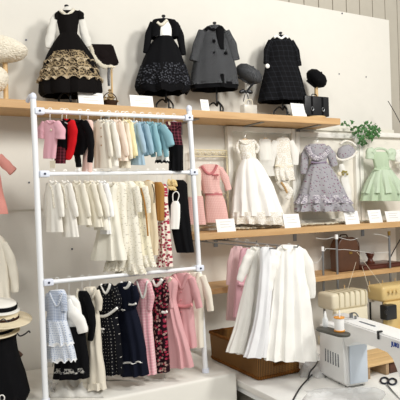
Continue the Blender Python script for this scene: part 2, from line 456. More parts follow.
# tables
cover = mat('table_cover', '#e8e5dc', rough=.75, bump=.2, bscale=12, var=.03)
bm = bmnew(); box(bm, (-1.2, -.582, .0), (1.306, -.002, .74), .012); tag(link('display_table', bm, cover), 'low display plinth wrapped in white cloth under the clothes rack', 'table')
tt = thing('work_table', 'white sewing table with a grey drawer frame below the wicker basket', 'table', (1.4, -.6, 0))
ttop = mat('table_top_white', '#ecebe6', rough=.45, bump=.03)
bm = bmnew(); box(bm, (1.318, -1.9, .672), (3.9, -.002, .70), .004); link('tabletop', bm, ttop, tt)
bm = bmnew(); box(bm, (1.33, -1.88, .64), (3.85, -1.86, .672)); box(bm, (1.33, -1.88, .645), (1.35, -.02, .672)); box(bm, (1.33, -.03, .64), (3.85, -.01, .672)); link('frame', bm, wpaint, tt)
bm = bmnew(); box(bm, (1.36, -1.4, .42), (1.85, -.3, .625), .004)
link('drawer', bm, mat('grey_drawer', '#8e8a80', rough=.5), tt)
for x, y in ((1.35, -.04), (1.35, -1.85), (3.82, -.04), (3.82, -1.85)):
    bm = bmnew(); box(bm, (x-.015, y-.015, 0), (x+.015, y+.015, .642)); link('leg', bm, steel, tt)
# ------------------------------------------------------------------ clothes rack
rk = thing('clothes_rack', 'white metal clothes rack with three rails standing on the plinth', 'rack', WY(205.7, 372.7, -.507))
YR = -.505
def postp(x, y): return WY(x, y, YR)
p1 = [postp(33, 97), postp(39, 260), postp(46, 408)]; p2 = [postp(189, 109), postp(205.7, 372.9)]
p1[-1].z = .741; p2[-1].z = .741
for P in (p1, p2):
    bm = bmnew(); cyl(bm, P[0], P[-1], .0115, 18); link('upright', bm, wpaint, rk)
    bm = bmnew(); cyl(bm, P[-1]-Vector((0, 0, 0)), P[-1]+Vector((0, 0, .018)), .016, 18); link('foot', bm, clampm, rk)
    bm = bmnew(); ell(bm, P[0], .014, .014, .018, sub=2)
    if P is p1: tube(bm, [P[0], P[0]+Vector((-.004, .03, .008)), P[0]+Vector((-.006, .07, -.004))], .009, n=10)
    link('end_cap', bm, clampm, rk)
rails = [((39, 111.2), (188, 118)), ((44, 174), (193, 172.3)), ((48, 282.2), (199, 268))]
for (x0, y0), (x1, y1) in rails:
    A = WY(x0, y0, YR-.0); B = WY(x1, y1, YR)
    bm = bmnew(); cyl(bm, A, B, .0085, 14); link('rail', bm, wpaint, rk)
    for P in (A, B):
        bm = bmnew(); box(bm, P+Vector((-.019, -.016, -.013)), P+Vector((.019, .016, .013)), .004); cl = link('clamp', bm, clampm, rk)
        bm = bmnew(); cyl(bm, P+Vector((0, -.0155, 0)), P+Vector((0, -.019, 0)), .0042, 12)
        s_ = link('screw', bm, boltm); s_.parent = cl; s_.data.transform(Matrix.Translation(-Vector(rk['_o'])))
def ybar(r, x):
    (x0, y0), (x1, y1) = rails[r]; return y0+(y1-y0)*(x-x0)/(x1-x0)
RG = ['clothes on the top rail', 'clothes on the middle rail', 'clothes on the bottom rail']
HG = ['hangers on the top rail', 'hangers on the middle rail', 'hangers on the bottom rail']
PH = -60
def rack_item(r, x, name, cat, label, ytop, half, hm=None, phi=PH, hl=None):
    yb = ybar(r, x); pl = Plane(x, yb, YR, phi)
    g = thing(name, label, cat, pl.o, RG[r])
    hanger(pl, x, yb-1.6, ytop-.5, half, 'hanger of the '+label, HG[r], hm)
    return g, pl
def short(l):
    for k in (' hanging', ' on the ', ' beside', ' between', ' next to', ' behind', ' with its hem'): 
        pass
    return l
def body(pl, g, rows, m, name='bodice', **k): return shell(pl, rows, m, name, g, **k)
HW = mat('white_hanger', '#e9e8e4', rough=.35, bump=0, var=0); HWD = woodl
# --- rail 1
g, pl = rack_item(0, 50, 'short_sleeved_top', 'top', 'candy pink short-sleeved top, first on the top rail', 121, 7)
body(pl, g, [(120.5, 47, 54), (123, 43, 58), (130, 44, 58), (140, 45, 57), (150, 44, 56), (158.5, 44, 55)], pink, b=.012, folds=6, amp=.15)
sleeve(pl, [(45, 123, 3), (42, 130, 4), (41, 138.5, 4)], pink, 'sleeve', g); sleeve(pl, [(56, 123, 3), (60, 131, 4.5), (60, 139, 4)], pink, 'sleeve', g)
strip(pl, [(47, 121), (50.5, 123.5), (54, 121)], 1, pink, 'collar', g, off=.012)
dot(pl, 51, 130, 1.3, offw, 'brooch', g, .015)
strip(pl, [(52, 158), (52.5, 161)], .3, offw, 'tag_string', g, off=.002, k=1)
bm = bmnew(); q = pl.p(50, 161, .004); q2 = pl.p(55.5, 168, .004); obox(bm, q, Vector((q2.x-q.x, q2.y-q.y, 0)), pl.n*.001, Vector((0, 0, q2.z-q.z))); link('price_tag', bm, offw, g, smooth=False)
g, pl = rack_item(0, 62, 'skirt_set', 'outfit', 'dark maroon checked outfit between the pink top and red jacket', 122, 6)
body(pl, g, [(121, 57, 64), (124, 55, 66), (140, 56, 66), (148, 55, 67)], black, b=.012, folds=5); body(pl, g, [(147, 56, 66), (163.5, 55, 65)], maroon, 'skirt', b=.014, folds=8, amp=.2)
sleeve(pl, [(57, 124, 2.5), (55, 135, 2.5), (55.5, 146, 2)], black, 'sleeve', g)
g, pl = rack_item(0, 66.5, 'jacket', 'jacket', 'bright red jacket with black trim on the top rail', 120, 7)
body(pl, g, [(119, 63, 70), (122, 60.5, 73), (135, 62, 75), (148, 63, 71), (160, 64, 69)], red, b=.013, folds=5, amp=.1)
sleeve(pl, [(71, 122, 3), (74, 131, 3.4), (72.5, 143, 3.2), (68.5, 158.5, 2.6)], red, 'sleeve', g, off=.01)
strip(pl, [(64, 120), (67, 128), (66, 150)], .8, black, 'trim', g, off=.014); strip(pl, [(63, 119.5), (66.5, 121.5), (70, 119.5)], 1.1, black, 'collar', g, off=.012)
g, pl = rack_item(0, 80, 'jacket', 'jacket', 'black long-sleeved jacket beside the red jacket', 121, 8)
body(pl, g, [(120, 75, 82), (123, 72, 88), (135, 72, 89), (148, 71, 87), (155, 71, 83)], black, b=.013, folds=5, amp=.12)
sleeve(pl, [(84, 123, 3.5), (89.5, 133, 3.5), (91, 146, 3), (90, 162.5, 2.6)], black, 'sleeve', g, off=.006)
sleeve(pl, [(77, 153, 3), (78, 160, 2.8), (78.5, 167, 2.5)], black, 'trouser_leg', g); dot(pl, 78.5, 170, 2.6, white, 'cuff', g, .0, .8)
strip(pl, [(75, 120), (78.5, 123), (82, 120)], 1.2, black, 'collar', g, off=.012)
g, pl = rack_item(0, 88, 'dress', 'dress', 'slim shell pink dress half hidden behind the black jacket', 122, 5)
body(pl, g, [(120, 86, 91), (123, 84, 93), (140, 84, 92.5), (172.5, 82.5, 91.5)], blush, b=.012, folds=6, amp=.15)
def coat(r, x, lab, yt, L, m, hem, halft, wtop, wbot, lean=0, cat='coat', name='coat', sl=1, b=.014, nb=3, bm_=None, sll=.72, offx=0):
    """long sleeved coat or dress on a rail: wtop/wbot half widths in px"""
    g, pl = rack_item(r, x, name, cat, lab, yt+1, halft)
    body(pl, g, [(yt, x-3+offx, x+3+offx), (yt+3, x-wtop*.8+offx, x+wtop*.8+offx), (yt+(hem-yt)*.35, x-wtop+lean*.3+offx, x+wtop+lean*.3+offx), (hem-(hem-yt)*.3, x-wbot*.9+lean*.7+offx, x+wbot*.9+lean*.7+offx), (hem, x-wbot+lean+offx, x+wbot+lean+offx)], m, b=b, folds=7, amp=.2, seed=int(x*7))
    for s in (-1, 1):
        sleeve(pl, [(x+s*wtop*.75+offx, yt+3, 2.2), (x+s*(wtop+.3)+offx+lean*.2, yt+4+L*.35, 2.9), (x+s*(wtop+1.5)+offx+lean*.5, yt+4+L*.75, 2.6), (x+s*(wtop+1.8)+offx+lean*.7, yt+4+L, 2.1)], m, 'sleeve', g, off=.008 if s > 0 else -.008)
    strip(pl, [(x-3+offx, yt), (x+offx, yt+2.5), (x+3+offx, yt)], 1.1, bm_ or m, 'collar', g, off=b*.8)
    for i in range(nb): dot(pl, x+offx+lean*.2*i/3, yt+8+i*(hem-yt)*.18, .75, bm_ or brown, 'button', g, b+.001)
    return g, pl
coat(0, 101, 'long cream coat with small buttons on the top rail', 120, 33, cream, 168, 8, 6, 8.5, 2, nb=3)
coat(0, 109, 'ivory coat overlapping the long cream coat', 120, 34, ivory, 166, 7, 5.5, 6.5, 3, nb=0)
coat(0, 117, 'pale shell pink blouse in the middle of the top rail', 120, 32, mat('shell_cloth', '#efdccb'), 161, 6, 4.5, 6, 5, cat='blouse', name='blouse', nb=0)
coat(0, 123, 'cream jacket peeping out before the yellow one', 121, 34, mat('oat_cloth', '#e9dfca'), 168, 6, 4.5, 5.5, 2, cat='jacket', name='jacket', nb=0)
coat(0, 127, 'pale yellow cardigan on the top rail', 120, 32, yell, 158, 6, 4.5, 5, 3, cat='cardigan', name='cardigan', nb=0)
coat(0, 134, 'powder blue dress next to the yellow cardigan', 121, 28, sky, 165, 6, 5.5, 7, 4, cat='dress', name='dress', nb=2, bm_=white)
coat(0, 142, 'powder blue jacket with narrow sleeves, second of the two powder blues', 122, 28, mat('dusty_blue', '#98b6c4'), 155, 6, 5, 5.5, 4, cat='jacket', name='jacket', nb=0)
coat(0, 150, 'aqua blouse with wide sleeves next to the powder blue jacket', 122, 30, aqua, 152, 7, 5, 5, 4, cat='blouse', name='blouse', nb=0)
g, pl = coat(0, 158, 'aqua cardigan swinging out to the right on the top rail', 123, 30, mat('deep_aqua', '#8ab3bd'), 150, 7, 5, 5, 3, cat='cardigan', name='cardigan', nb=0)
sleeve(pl, [(162, 127, 3.4), (168, 136, 4), (171, 146, 3.2)], MATS['deep_aqua'], 'sleeve_drape', g, off=.012)
g, pl = rack_item(0, 163, 'petticoat', 'petticoat', 'small white petticoat edged in black below the aqua cardigan', 126, 5)
body(pl, g, [(126, 160, 165), (145, 158, 167), (156, 157, 168), (161.5, 156, 169)], white, 'skirt', b=.014, folds=7, amp=.2, scallop=.004)
body(pl, g, [(160.5, 155.5, 168.5), (163.5, 155, 169)], black, 'hem_trim', b=.0155, folds=7, amp=.2, scallop=.005)
g, pl = rack_item(0, 174, 'pinafore_dress', 'dress', 'dark red tartan pinafore over a black skirt, last on the top rail', 122, 7, phi=-45)
body(pl, g, [(122, 166, 180), (126, 167, 181), (134, 168, 181), (146, 169, 183)], tartan, b=.018, folds=5, amp=.12)
body(pl, g, [(145, 170, 183), (158, 169, 183), (170.5, 169, 183)], black, 'skirt', b=.02, folds=9, amp=.25)
strip(pl, [(167, 121.5), (168, 125), (171, 128)], 1.5, tartan, 'strap', g, off=.014); strip(pl, [(180, 122), (180, 126), (177, 128)], 1.5, tartan, 'strap', g, off=.014)
sleeve(pl, [(169, 130, 2.6), (167.5, 140, 3), (167, 151, 2.8)], black, 'sleeve', g); dot(pl, 169.5, 124, 3, beige, 'lining', g, .015, .3)
# --- rail 2
W2 = [(53, 'frilled ivory blouse, first on the middle rail', ivory, 232, 6, 8, 2, 'blouse'), (65, 'ivory blouse with long white panel, second on the middle rail', mat('milk_cloth', '#ebe7de'), 237, 5.5, 8, 6, 'blouse'),
      (77, 'plain ivory dress, third on the middle rail', mat('ecru_cloth', '#e6e0d0'), 225, 6, 8.5, 6, 'dress'), (88, 'cream pleated dress, fourth on the middle rail', mat('pale_cream', '#e7e1d0'), 227, 6, 8, 7, 'dress'),
      (95, 'ivory dress with dropped shoulders, fifth on the middle rail', mat('soft_ivory', '#eae5d8'), 230, 6, 7.5, 7, 'dress'), (102, 'pure white narrow dress amid the ivory clothes', mat('cool_white', '#f1f1f0'), 234, 5, 5, 4, 'dress')]
for x, lab, m, hem, wt, wb, ln, cat in W2:
    g, pl = coat(1, x, lab, 181, 32, m, hem, 7, wt, wb, ln, cat=cat, name=cat, nb=0)
    strip(pl, [(x-4, 184), (x-1, 190), (x, 199), (x+1, 208)], .9, MATS['cream_lace'], 'front_frill', g, off=.013)
g, pl = rack_item(1, 110, 'dress', 'dress', 'long flared ivory dress reaching almost to the lower rail', 183, 7)
body(pl, g, [(182, 106, 114), (186, 103, 117), (200, 103, 116), (214, 101, 118), (240, 96, 122), (260, 91, 126)], mat('ivory_satin', '#e8e4d5', rough=.5), b=.025, folds=8, amp=.35)
sleeve(pl, [(105, 187, 2.6), (101, 200, 3.2), (99, 214, 2.4)], ivory, 'sleeve', g)
strip(pl, [(106, 182.5), (110, 186), (114, 182.5)], 1.4, lacecream, 'collar', g, off=.02)
g, pl = rack_item(1, 119, 'dress', 'dress', 'ivory lace-edged dress squeezed behind the flared ivory dress', 183, 6)
body(pl, g, [(182, 115, 123), (186, 113, 126), (210, 113, 126), (245, 108, 128), (268, 106, 124)], creamdots, b=.02, folds=7, amp=.3)
body(pl, g, [(262, 106, 124), (272, 104, 123)], lacecream, 'lace_hem', b=.023, folds=9, amp=.4, scallop=.006)
g, pl = rack_item(1, 128, 'dress', 'dress', 'cream sprigged dress with lace bib in the middle rail', 182, 6)
body(pl, g, [(181, 124, 132), (186, 121, 136), (205, 122, 136), (240, 120, 140), (270, 118, 143)], creamdots, b=.022, folds=7, amp=.3)
sleeve(pl, [(122, 187, 3), (118, 199, 3.5), (117, 212, 2.6)], creamdots, 'sleeve', g); sleeve(pl, [(135, 187, 3), (138, 199, 3.4), (139, 212, 2.6)], creamdots, 'sleeve', g, off=.01)
body(pl, g, [(183, 125, 131), (200, 126, 132)], lacecream, 'bib', b=.024, folds=5, amp=.2)
body(pl, g, [(263, 117, 142), (275, 115, 146)], lacecream, 'lace_hem', b=.025, folds=9, amp=.4, scallop=.006)
g, pl = rack_item(1, 138, 'dress', 'dress', 'cream dress with trailing lace tiers left of the beige cape', 182, 6)
body(pl, g, [(181, 134, 142), (186, 132, 145), (205, 132, 145), (240, 133, 150), (262, 133, 154)], mat('lace_sprig', '#e9e2c9', pat='floral', c2='#bcb6a4', c3='#cfc7b0', sc=.014, r=.17), b=.02, folds=7, amp=.3)
body(pl, g, [(255, 132, 152), (268, 133, 156)], lacecream, 'lace_hem', b=.023, folds=9, amp=.4, scallop=.007)
sleeve(pl, [(144, 187, 3), (147, 200, 3.2), (148, 213, 2.4)], creamdots, 'sleeve', g, off=.01); strip(pl, [(141, 188), (144, 200), (146, 214), (148, 236)], .9, brown, 'trim', g, off=.019)
g, pl = rack_item(1, 148, 'cape_coat', 'coat', 'long beige coat hanging left of the caramel vest', 181, 6, HWD, hl='wooden hanger')
body(pl, g, [(181, 145, 152), (185, 142, 154), (205, 144, 155), (235, 147, 158), (255, 149, 158)], beige, b=.014, folds=6, amp=.15)
sleeve(pl, [(144, 186, 3), (146, 205, 3), (148, 232, 2.6)], beige, 'sleeve', g, off=.012)
strip(pl, [(152, 184), (154, 192), (154, 203)], .5, black, 'front_edge', g, off=.015)
g, pl = rack_item(1, 157, 'vest', 'vest', 'caramel brown vest between the beige coat and rose-print dress', 183, 5, HWD, hl='wooden hanger')
body(pl, g, [(182, 155, 161), (187, 155, 164), (205, 156, 164), (220.5, 157, 163.5)], brown, b=.014, folds=5, amp=.12)
g, pl = rack_item(1, 163, 'dress', 'dress', 'long cream dress printed with red roses on the middle rail', 184, 5)
body(pl, g, [(184, 160, 166), (192, 160, 167), (212, 159, 168), (240, 158, 170), (261, 157, 172)], rosefl, b=.018, folds=7, amp=.3)
body(pl, g, [(258, 157, 171), (267.5, 157, 172)], rosefl, 'hem_frill', b=.022, folds=9, amp=.4, scallop=.005)
g, pl = rack_item(1, 178, 'pinafore_dress', 'dress', 'plain black sleeveless dress carrying a white pouch on the middle rail', 181, 7, phi=-35)
body(pl, g, [(180, 175, 183), (184, 170, 187), (200, 168, 188), (225, 171, 191), (240, 174, 192.5), (252.5, 177, 194.5)], black, b=.02, folds=7, amp=.2)
g2 = thing('drawstring_pouch', 'small white hanging pouch in front of the black sleeveless dress', 'pouch', pl.p(175, 200, .03))
body(pl, g2, [(201, 173, 178), (205, 171, 180), (218, 170.5, 180), (229, 170, 179)], white, 'bag', b=.008, folds=5, amp=.1, off=.034)
strip(pl, [(173, 201), (173, 194), (176.5, 191.5), (179, 195), (177.5, 201)], .5, white, 'handle', g2, off=.034)
g3 = thing('flower_corsage', 'straw-coloured flower corsage hooked over the middle rail beside the black dress', 'corsage', pl.p(171, 186, .03))
bm = bmnew(); rr = random.Random(3)
for i in range(14):
    q = pl.p(171+rr.uniform(-5, 5), 185+rr.uniform(-4, 4), .035+rr.uniform(-.008, .008)); ell(bm, q, .012, .006, .008, Matrix.Rotation(rr.uniform(0, 3), 3, 'Y'), jit=.3, sub=1)
link('petals', bm, mat('straw', '#d9c08a'), g3); strip(pl, [(171, 183), (172, 176), (173, 173)], .4, offw, 'loop', g3, off=.02)
# --- rail 3
g, pl = rack_item(2, 57, 'tiered_dress', 'dress', 'pale blue gingham dress with scalloped white eyelet tiers', 291, 7, HW)
body(pl, g, [(290, 51, 63), (295, 48, 66), (310, 48, 66), (322, 47, 66)], bluelace, b=.02, folds=6, amp=.2)
body(pl, g, [(320, 48, 66), (335, 47, 70), (345, 47, 72)], eyelet, 'skirt_tier', b=.028, folds=9, amp=.3, scallop=.008, nsc=12)
body(pl, g, [(342, 47, 71.5), (346, 46.5, 72.5)], eyedge, 'scalloped_edge', b=.0295, folds=9, amp=.3, scallop=.009, nsc=12)
body(pl, g, [(340, 48, 71), (352, 47, 74), (361.5, 49, 75)], eyelet, 'skirt_tier', b=.024, folds=9, amp=.3, scallop=.01, nsc=12)
body(pl, g, [(358, 48, 74.5), (362.5, 48.5, 75.5)], eyedge, 'scalloped_edge', b=.0255, folds=9, amp=.3, scallop=.011, nsc=12)
sleeve(pl, [(49, 294, 2.4), (47.5, 302, 3), (47.5, 311, 2.4)], bluelace, 'sleeve', g); sleeve(pl, [(62, 294, 2.5), (63.5, 303, 3), (64, 311, 2.5)], bluelace, 'sleeve', g, off=.01)
strip(pl, [(50, 293), (53, 300), (57, 306), (60, 300), (62, 293)], 1.1, eyelet, 'collar', g, off=.02)
g, pl = rack_item(2, 69, 'layered_dress', 'dress', 'black skirted dress with white puffed sleeves on the bottom rail', 296, 7, HW)
body(pl, g, [(296, 66, 74), (302, 63, 79), (320, 64, 82), (332, 64, 84)], white, b=.018, folds=6, amp=.15)
body(pl, g, [(326, 64, 84), (345, 60, 86), (362, 56, 88), (378, 54, 88)], black, 'skirt', b=.03, folds=9, amp=.25)
body(pl, g, [(367, 55.5, 88), (372, 55, 88)], mat('hem_embroidery', '#24242a', pat='lace', c2='#b9b7b0', sc=.012, r=.08), 'embroidered_band', b=.0315, folds=9, amp=.25)
sleeve(pl, [(68, 300, 3), (72, 312, 5), (80, 322, 5), (83, 333, 4)], white, 'sleeve', g, off=.014)
bow(pl, 53.5, 362, 4, black, 'bow', g, .01)
g, pl = rack_item(2, 82, 'bolero', 'jacket', 'short black long-sleeved bolero beside the puffed white sleeves', 293, 6, HW)
body(pl, g, [(291, 79, 86), (296, 78, 90), (315, 80, 91), (325, 82, 91)], black, b=.013, folds=5, amp=.1)
sleeve(pl, [(86, 296, 3), (90.5, 310, 3.3), (92, 325, 3), (90.5, 340, 2.6)], black, 'sleeve', g, off=.01); strip(pl, [(78, 289), (77, 296), (79, 305)], 1.2, lacecream, 'lace_edge', g, off=.014)
g, pl = rack_item(2, 90, 'long_dress', 'dress', 'floor-length cream dress with frilled collar on the bottom rail', 289, 7, HW)
body(pl, g, [(287, 86, 94), (292, 82, 97), (305, 84, 97), (320, 86, 99), (350, 85, 101), (372, 81, 104), (387, 79, 105)], mat('old_ivory', '#e5ddcc'), b=.022, folds=7, amp=.3)
sleeve(pl, [(96, 291, 3), (99, 300, 3.3), (98.5, 310, 2.4)], MATS['old_ivory'], 'sleeve', g, off=.01)
strip(pl, [(84, 289), (87, 295), (91, 299), (94, 294), (95, 288)], 1.4, lacecream, 'collar', g, off=.02)
body(pl, g, [(382, 81, 105), (389, 79, 106)], MATS['old_ivory'], 'hem_frill', b=.026, folds=11, amp=.4)
g, pl = rack_item(2, 106, 'polka_dot_dress', 'dress', 'black dress with white polka dots, belt and scarf', 287, 8, HW)
body(pl, g, [(284, 102, 110), (289, 97, 116), (305, 97, 117), (315, 98, 116)], polka, b=.022, folds=6, amp=.12)
body(pl, g, [(314, 98, 116), (330, 97, 119), (355, 97, 121), (374, 99, 122)], polka, 'skirt', b=.03, folds=9, amp=.3)
sleeve(pl, [(98, 290, 3), (96, 302, 3.4), (97, 312, 2.6)], polka, 'sleeve', g); sleeve(pl, [(114, 289, 3.3), (117.5, 300, 3.6), (116, 311, 3)], polka, 'sleeve', g, off=.012)
strip(pl, [(98, 316), (105, 316), (112, 312), (117, 308)], 1.4, white, 'belt', g, off=.031); bow(pl, 102, 329, 3.5, white, 'flower_bow', g, .034)
strip(pl, [(101, 284), (104, 291), (106, 293), (108.5, 289), (110, 284)], 1.3, white, 'collar', g, off=.018)
g, pl = rack_item(2, 126, 'sailor_dress', 'dress', 'navy dress with white collar and white hem stripe', 284, 8, HW)
body(pl, g, [(282, 121, 130), (286, 116, 134), (300, 116, 136), (311, 118, 136)], navy, b=.024, folds=6, amp=.12)
body(pl, g, [(310, 118, 136), (325, 118, 140), (350, 120, 145), (375, 122, 147)], navy, 'skirt', b=.032, folds=8, amp=.35)
body(pl, g, [(360, 121, 145.5), (361.6, 121, 145.8)], white, 'hem_stripe', b=.0345, folds=8, amp=.35)
sleeve(pl, [(118, 287, 3), (115, 300, 3.6), (117, 312, 3)], navy, 'sleeve', g); sleeve(pl, [(133, 286, 3), (135.5, 296, 3.6), (133.5, 306, 3)], navy, 'sleeve', g, off=.012)
strip(pl, [(121, 282), (123.5, 286.5), (126, 288), (128.5, 285.5), (130, 282)], 1.6, white, 'collar', g, off=.018)
strip(pl, [(129, 304.5), (133, 304.5), (136, 303.5)], 1, white, 'cuff', g, off=.02); bow(pl, 123, 310, 3, white, 'brooch_bow', g, .028)
g, pl = rack_item(2, 142, 'long_dress', 'dress', 'long pale pink striped dress between the navy and dark floral dresses', 281, 7)
pstr = mat('pink_stripe', '#e2a3ad', pat='plaid', c2='#f0cfd0', sc=.012, r=.25)
body(pl, g, [(279, 138, 147), (284, 134, 151), (300, 136, 151), (330, 139, 152), (374, 144, 156)], pstr, b=.02, folds=7, amp=.25)
sleeve(pl, [(148, 283, 3), (151, 296, 3.4), (149.5, 310, 2.4)], pstr, 'sleeve', g, off=.01)
strip(pl, [(137, 281), (140, 290), (143, 298), (146, 290), (147.5, 281)], 1.2, white, 'collar', g, off=.018)
g, pl = rack_item(2, 158, 'floral_dress', 'dress', 'long dark wine dress covered in rose print', 281, 7, HW)
body(pl, g, [(278, 154, 163), (283, 151, 166), (300, 152, 166), (325, 152, 166), (350, 153, 168), (372, 154, 169)], darkfl, b=.02, folds=6, amp=.25)
sleeve(pl, [(153, 283, 3), (151, 296, 3.4), (152, 310, 2.8)], darkfl, 'sleeve', g); sleeve(pl, [(164, 283, 2.8), (166.5, 296, 3), (164.5, 308, 2.5)], darkfl, 'sleeve', g, off=.012)
strip(pl, [(153, 280), (156, 285.5), (159, 284), (162, 279.5)], 1.7, white, 'collar', g, off=.018); strip(pl, [(162, 312), (165, 312.5), (167, 311.5)], 1.3, white, 'cuff', g, off=.018)
g, pl = rack_item(2, 168, 'long_dress', 'dress', 'rose pink gown flaring out at the floor, right of the wine dress', 280, 7)
body(pl, g, [(277, 164, 172), (282, 162, 177), (300, 164, 176), (315, 165, 179), (345, 165, 188), (367, 165, 193)], dpink, b=.024, folds=8, amp=.35)
sleeve(pl, [(166, 282, 2.8), (168, 294, 3), (170.5, 308, 2.6)], dpink, 'sleeve', g, off=.018)
strip(pl, [(164, 277.5), (167, 283), (171, 278)], 1.5, offw, 'collar', g, off=.018)
g, pl = rack_item(2, 182, 'belted_coat', 'coat', 'rose pink belted trench coat near the end of the bottom rail', 276, 9)
body(pl, g, [(273, 176, 187), (277, 170, 193), (295, 173, 194), (305, 175, 192)], dpink, b=.022, folds=5, amp=.1)
body(pl, g, [(304, 175, 192), (325, 177, 194), (347.5, 180, 196)], dpink, 'skirt', b=.026, folds=7, amp=.25)
sleeve(pl, [(191, 278, 3.4), (195.5, 292, 3.8), (199.5, 308, 3.3)], dpink, 'sleeve', g, off=.01); sleeve(pl, [(172, 279, 3), (172, 293, 3.4), (174, 306, 2.8)], dpink, 'sleeve', g, off=.014)
strip(pl, [(175, 305), (184, 306.5), (192, 304.5)], 1.6, mat('deep_rose', '#d88f93'), 'belt', g, off=.028)
strip(pl, [(174, 274), (178, 282), (182, 288), (185, 281), (188, 273.5)], 1.8, dpink, 'lapel', g, off=.02)
for yy in (292, 300, 312, 320): dot(pl, 181, yy, .9, MATS['deep_rose'], 'button', g, .026); 
g, pl = rack_item(2, 194, 'coat', 'coat', 'cream wool coat hanging last on the bottom rail by the post', 276, 7, phi=-50)
body(pl, g, [(272, 189, 198), (276, 186, 204), (290, 188, 206), (310, 189, 204), (330, 191, 203), (347, 192, 204)], cream, b=.02, folds=5, amp=.15)
sleeve(pl, [(202, 276, 3.4), (207, 290, 3.8), (210.5, 311, 3.3)], cream, 'sleeve', g, off=.008); strip(pl, [(188, 273), (191, 280), (194, 284), (197, 279), (198.5, 272.5)], 1.5, cream, 'lapel', g, off=.018)
# ------------------------------------------------------------------ top shelf
ST = 1.962
def form_stand(pl, x, ytop, ybase, label, legs=True, hw=3, pole_m=blackm):
    q = pl.p(x, ytop); b = pl.w(pl.s2(x, ytop)[0], ST)
    g = thing('dress_stand', label, 'stand', b, 'black dress stands on the top shelf')
    bm = bmnew(); cyl(bm, b+Vector((0, 0, .05)), q, .005, 10); link('pole', bm, pole_m, g)
    bm = bmnew(); ell(bm, q, .011, .011, .007, sub=2); cyl(bm, q-Vector((0, 0, .03)), q, .006, 10); link('neck_knob', bm, pole_m, g)
    for k in range(3):
        a = k*2*PI/3+.35; d = Vector((cos(a), sin(a), 0))
        P = [b+Vector((0, 0, .05)), b+d*.02+Vector((0, 0, .068)), b+d*.05+Vector((0, 0, .045)), b+d*.05+Vector((0, 0, .012)), b+d*.065+Vector((0, 0, .003)), b+d*.078+Vector((0, 0, .012))]
        bm = bmnew(); tube(bm, P, .0048, n=8, k=5); link('leg', bm, pole_m, g)
    return g
YS = -.11
TG = 'outfits on stands along the top shelf'
# velvet dress
pl = Plane(70, 55, -.125, -8)
form_stand(pl, 66.5, 6, 97, 'black stand inside the velvet dress with gold lace tiers')
g = thing('blouse', 'white blouse with full sleeves worn under the velvet dress', 'blouse', pl.p(66, 20))
blw = mat('soft_white_blouse', '#dedbd2')
body(pl, g, [(8, 64, 71), (12, 60, 74), (17, 57, 78), (24, 58, 77)], blw, b=.024, folds=7, amp=.1)
sleeve(pl, [(58, 13, 2.4), (54, 20, 3.6), (51.5, 32, 4.4), (49.5, 42, 4.6), (49, 48, 3)], blw, 'sleeve', g); sleeve(pl, [(78, 14, 2.4), (82, 22, 3.4), (84.5, 33, 4.2), (87, 42, 4.2), (88, 47, 2.8)], blw, 'sleeve', g)
strip(pl, [(60, 10), (64, 13.5), (67, 14.5), (71, 12.5), (74, 9)], 1.8, lacecream, 'lace_collar', g, off=.024)
g = thing('velvet_dress', 'black velvet dress with three scalloped gold lace tiers on the skirt', 'dress', pl.p(70, 60), TG)
body(pl, g, [(12, 56, 80, .03), (20, 57, 79, .034), (30, 59, 78, .036), (36, 60, 77, .036)], velvet, b=.034, folds=5, amp=.06)
body(pl, g, [(34, 60, 77, .04), (42, 54, 83, .055), (58, 45.5, 93.5, .077), (78, 39.5, 100.5, .089), (92, 38.5, 102.5, .09), (96, 41, 100, .088)], velvet, 'skirt', folds=11, amp=.2)
for i, (y0, y1) in enumerate(((54, 65), (62, 74), (70, 83))):
    f = lambda y: (46-(y-60)*.37 if y > 60 else 46+(60-y)*.45, 92+(y-60)*.43 if y > 60 else 92-(60-y)*.5)
    a, b_ = f(y0), f(y1)
    body(pl, g, [(y0, a[0]-.2, a[1]+.2, .077+i*.005), (y1, b_[0]-1, b_[1]+1, .086+i*.005)], goldlace, 'lace_tier', folds=11, amp=.2, scallop=.012, nsc=18, N=132)
    body(pl, g, [(y1-2.6, b_[0]-.8, b_[1]+.8, .0865+i*.005), (y1+.4, b_[0]-1.2, b_[1]+1.2, .0885+i*.005)], goldedge, 'scalloped_edge', folds=11, amp=.2, scallop=.014, nsc=18, N=132)
sleeve(pl, [(77, 12, 2.5), (80, 15, 4), (81, 19, 3)], velvet, 'shoulder_frill', g, off=.012); sleeve(pl, [(60, 12, 2), (57, 15, 2.6), (57, 19, 2)], velvet, 'shoulder_frill', g, off=.012)
# fur hat on wooden stand
b = WY(6, 97, -.1); b.z = ST
g = thing('hat_stand', 'pale wooden stand carrying the cream fur hat', 'stand', b)
bm = bmnew(); top = WY(5, 58, -.1); cyl(bm, b, Vector((b.x, b.y, top.z)), .011, 14); link('pole', bm, woodl, g)
bm = bmnew(); box(bm, b+Vector((-.07, -.05, 0)), b+Vector((.075, .05, .012)), .003); link('base', bm, woodl, g)
bm = bmnew(); q = WY(-4, 49, -.11); ell(bm, q, .128, .09, .06, jit=0, sub=6)
for v in bm.verts:
    v.co += (v.co-q).normalized()*(.012*noise.noise(v.co*14)+.004*noise.noise(v.co*190)+.003*random.random())
tag(link('fur_hat', bm, fur), 'big fluffy cream fur hat at the left end of the top shelf', 'hat')
bm = bmnew(); q = WY(-6, 79, -.11); ell(bm, q, .058, .055, .055, jit=0, sub=5)
for v in bm.verts: v.co += (v.co-q).normalized()*(.008*noise.noise(v.co*18)+.004*noise.noise(v.co*190)+.003*random.random())
tag(link('fur_muff', bm, fur), 'cream fur muff tucked beneath the fur hat', 'muff')
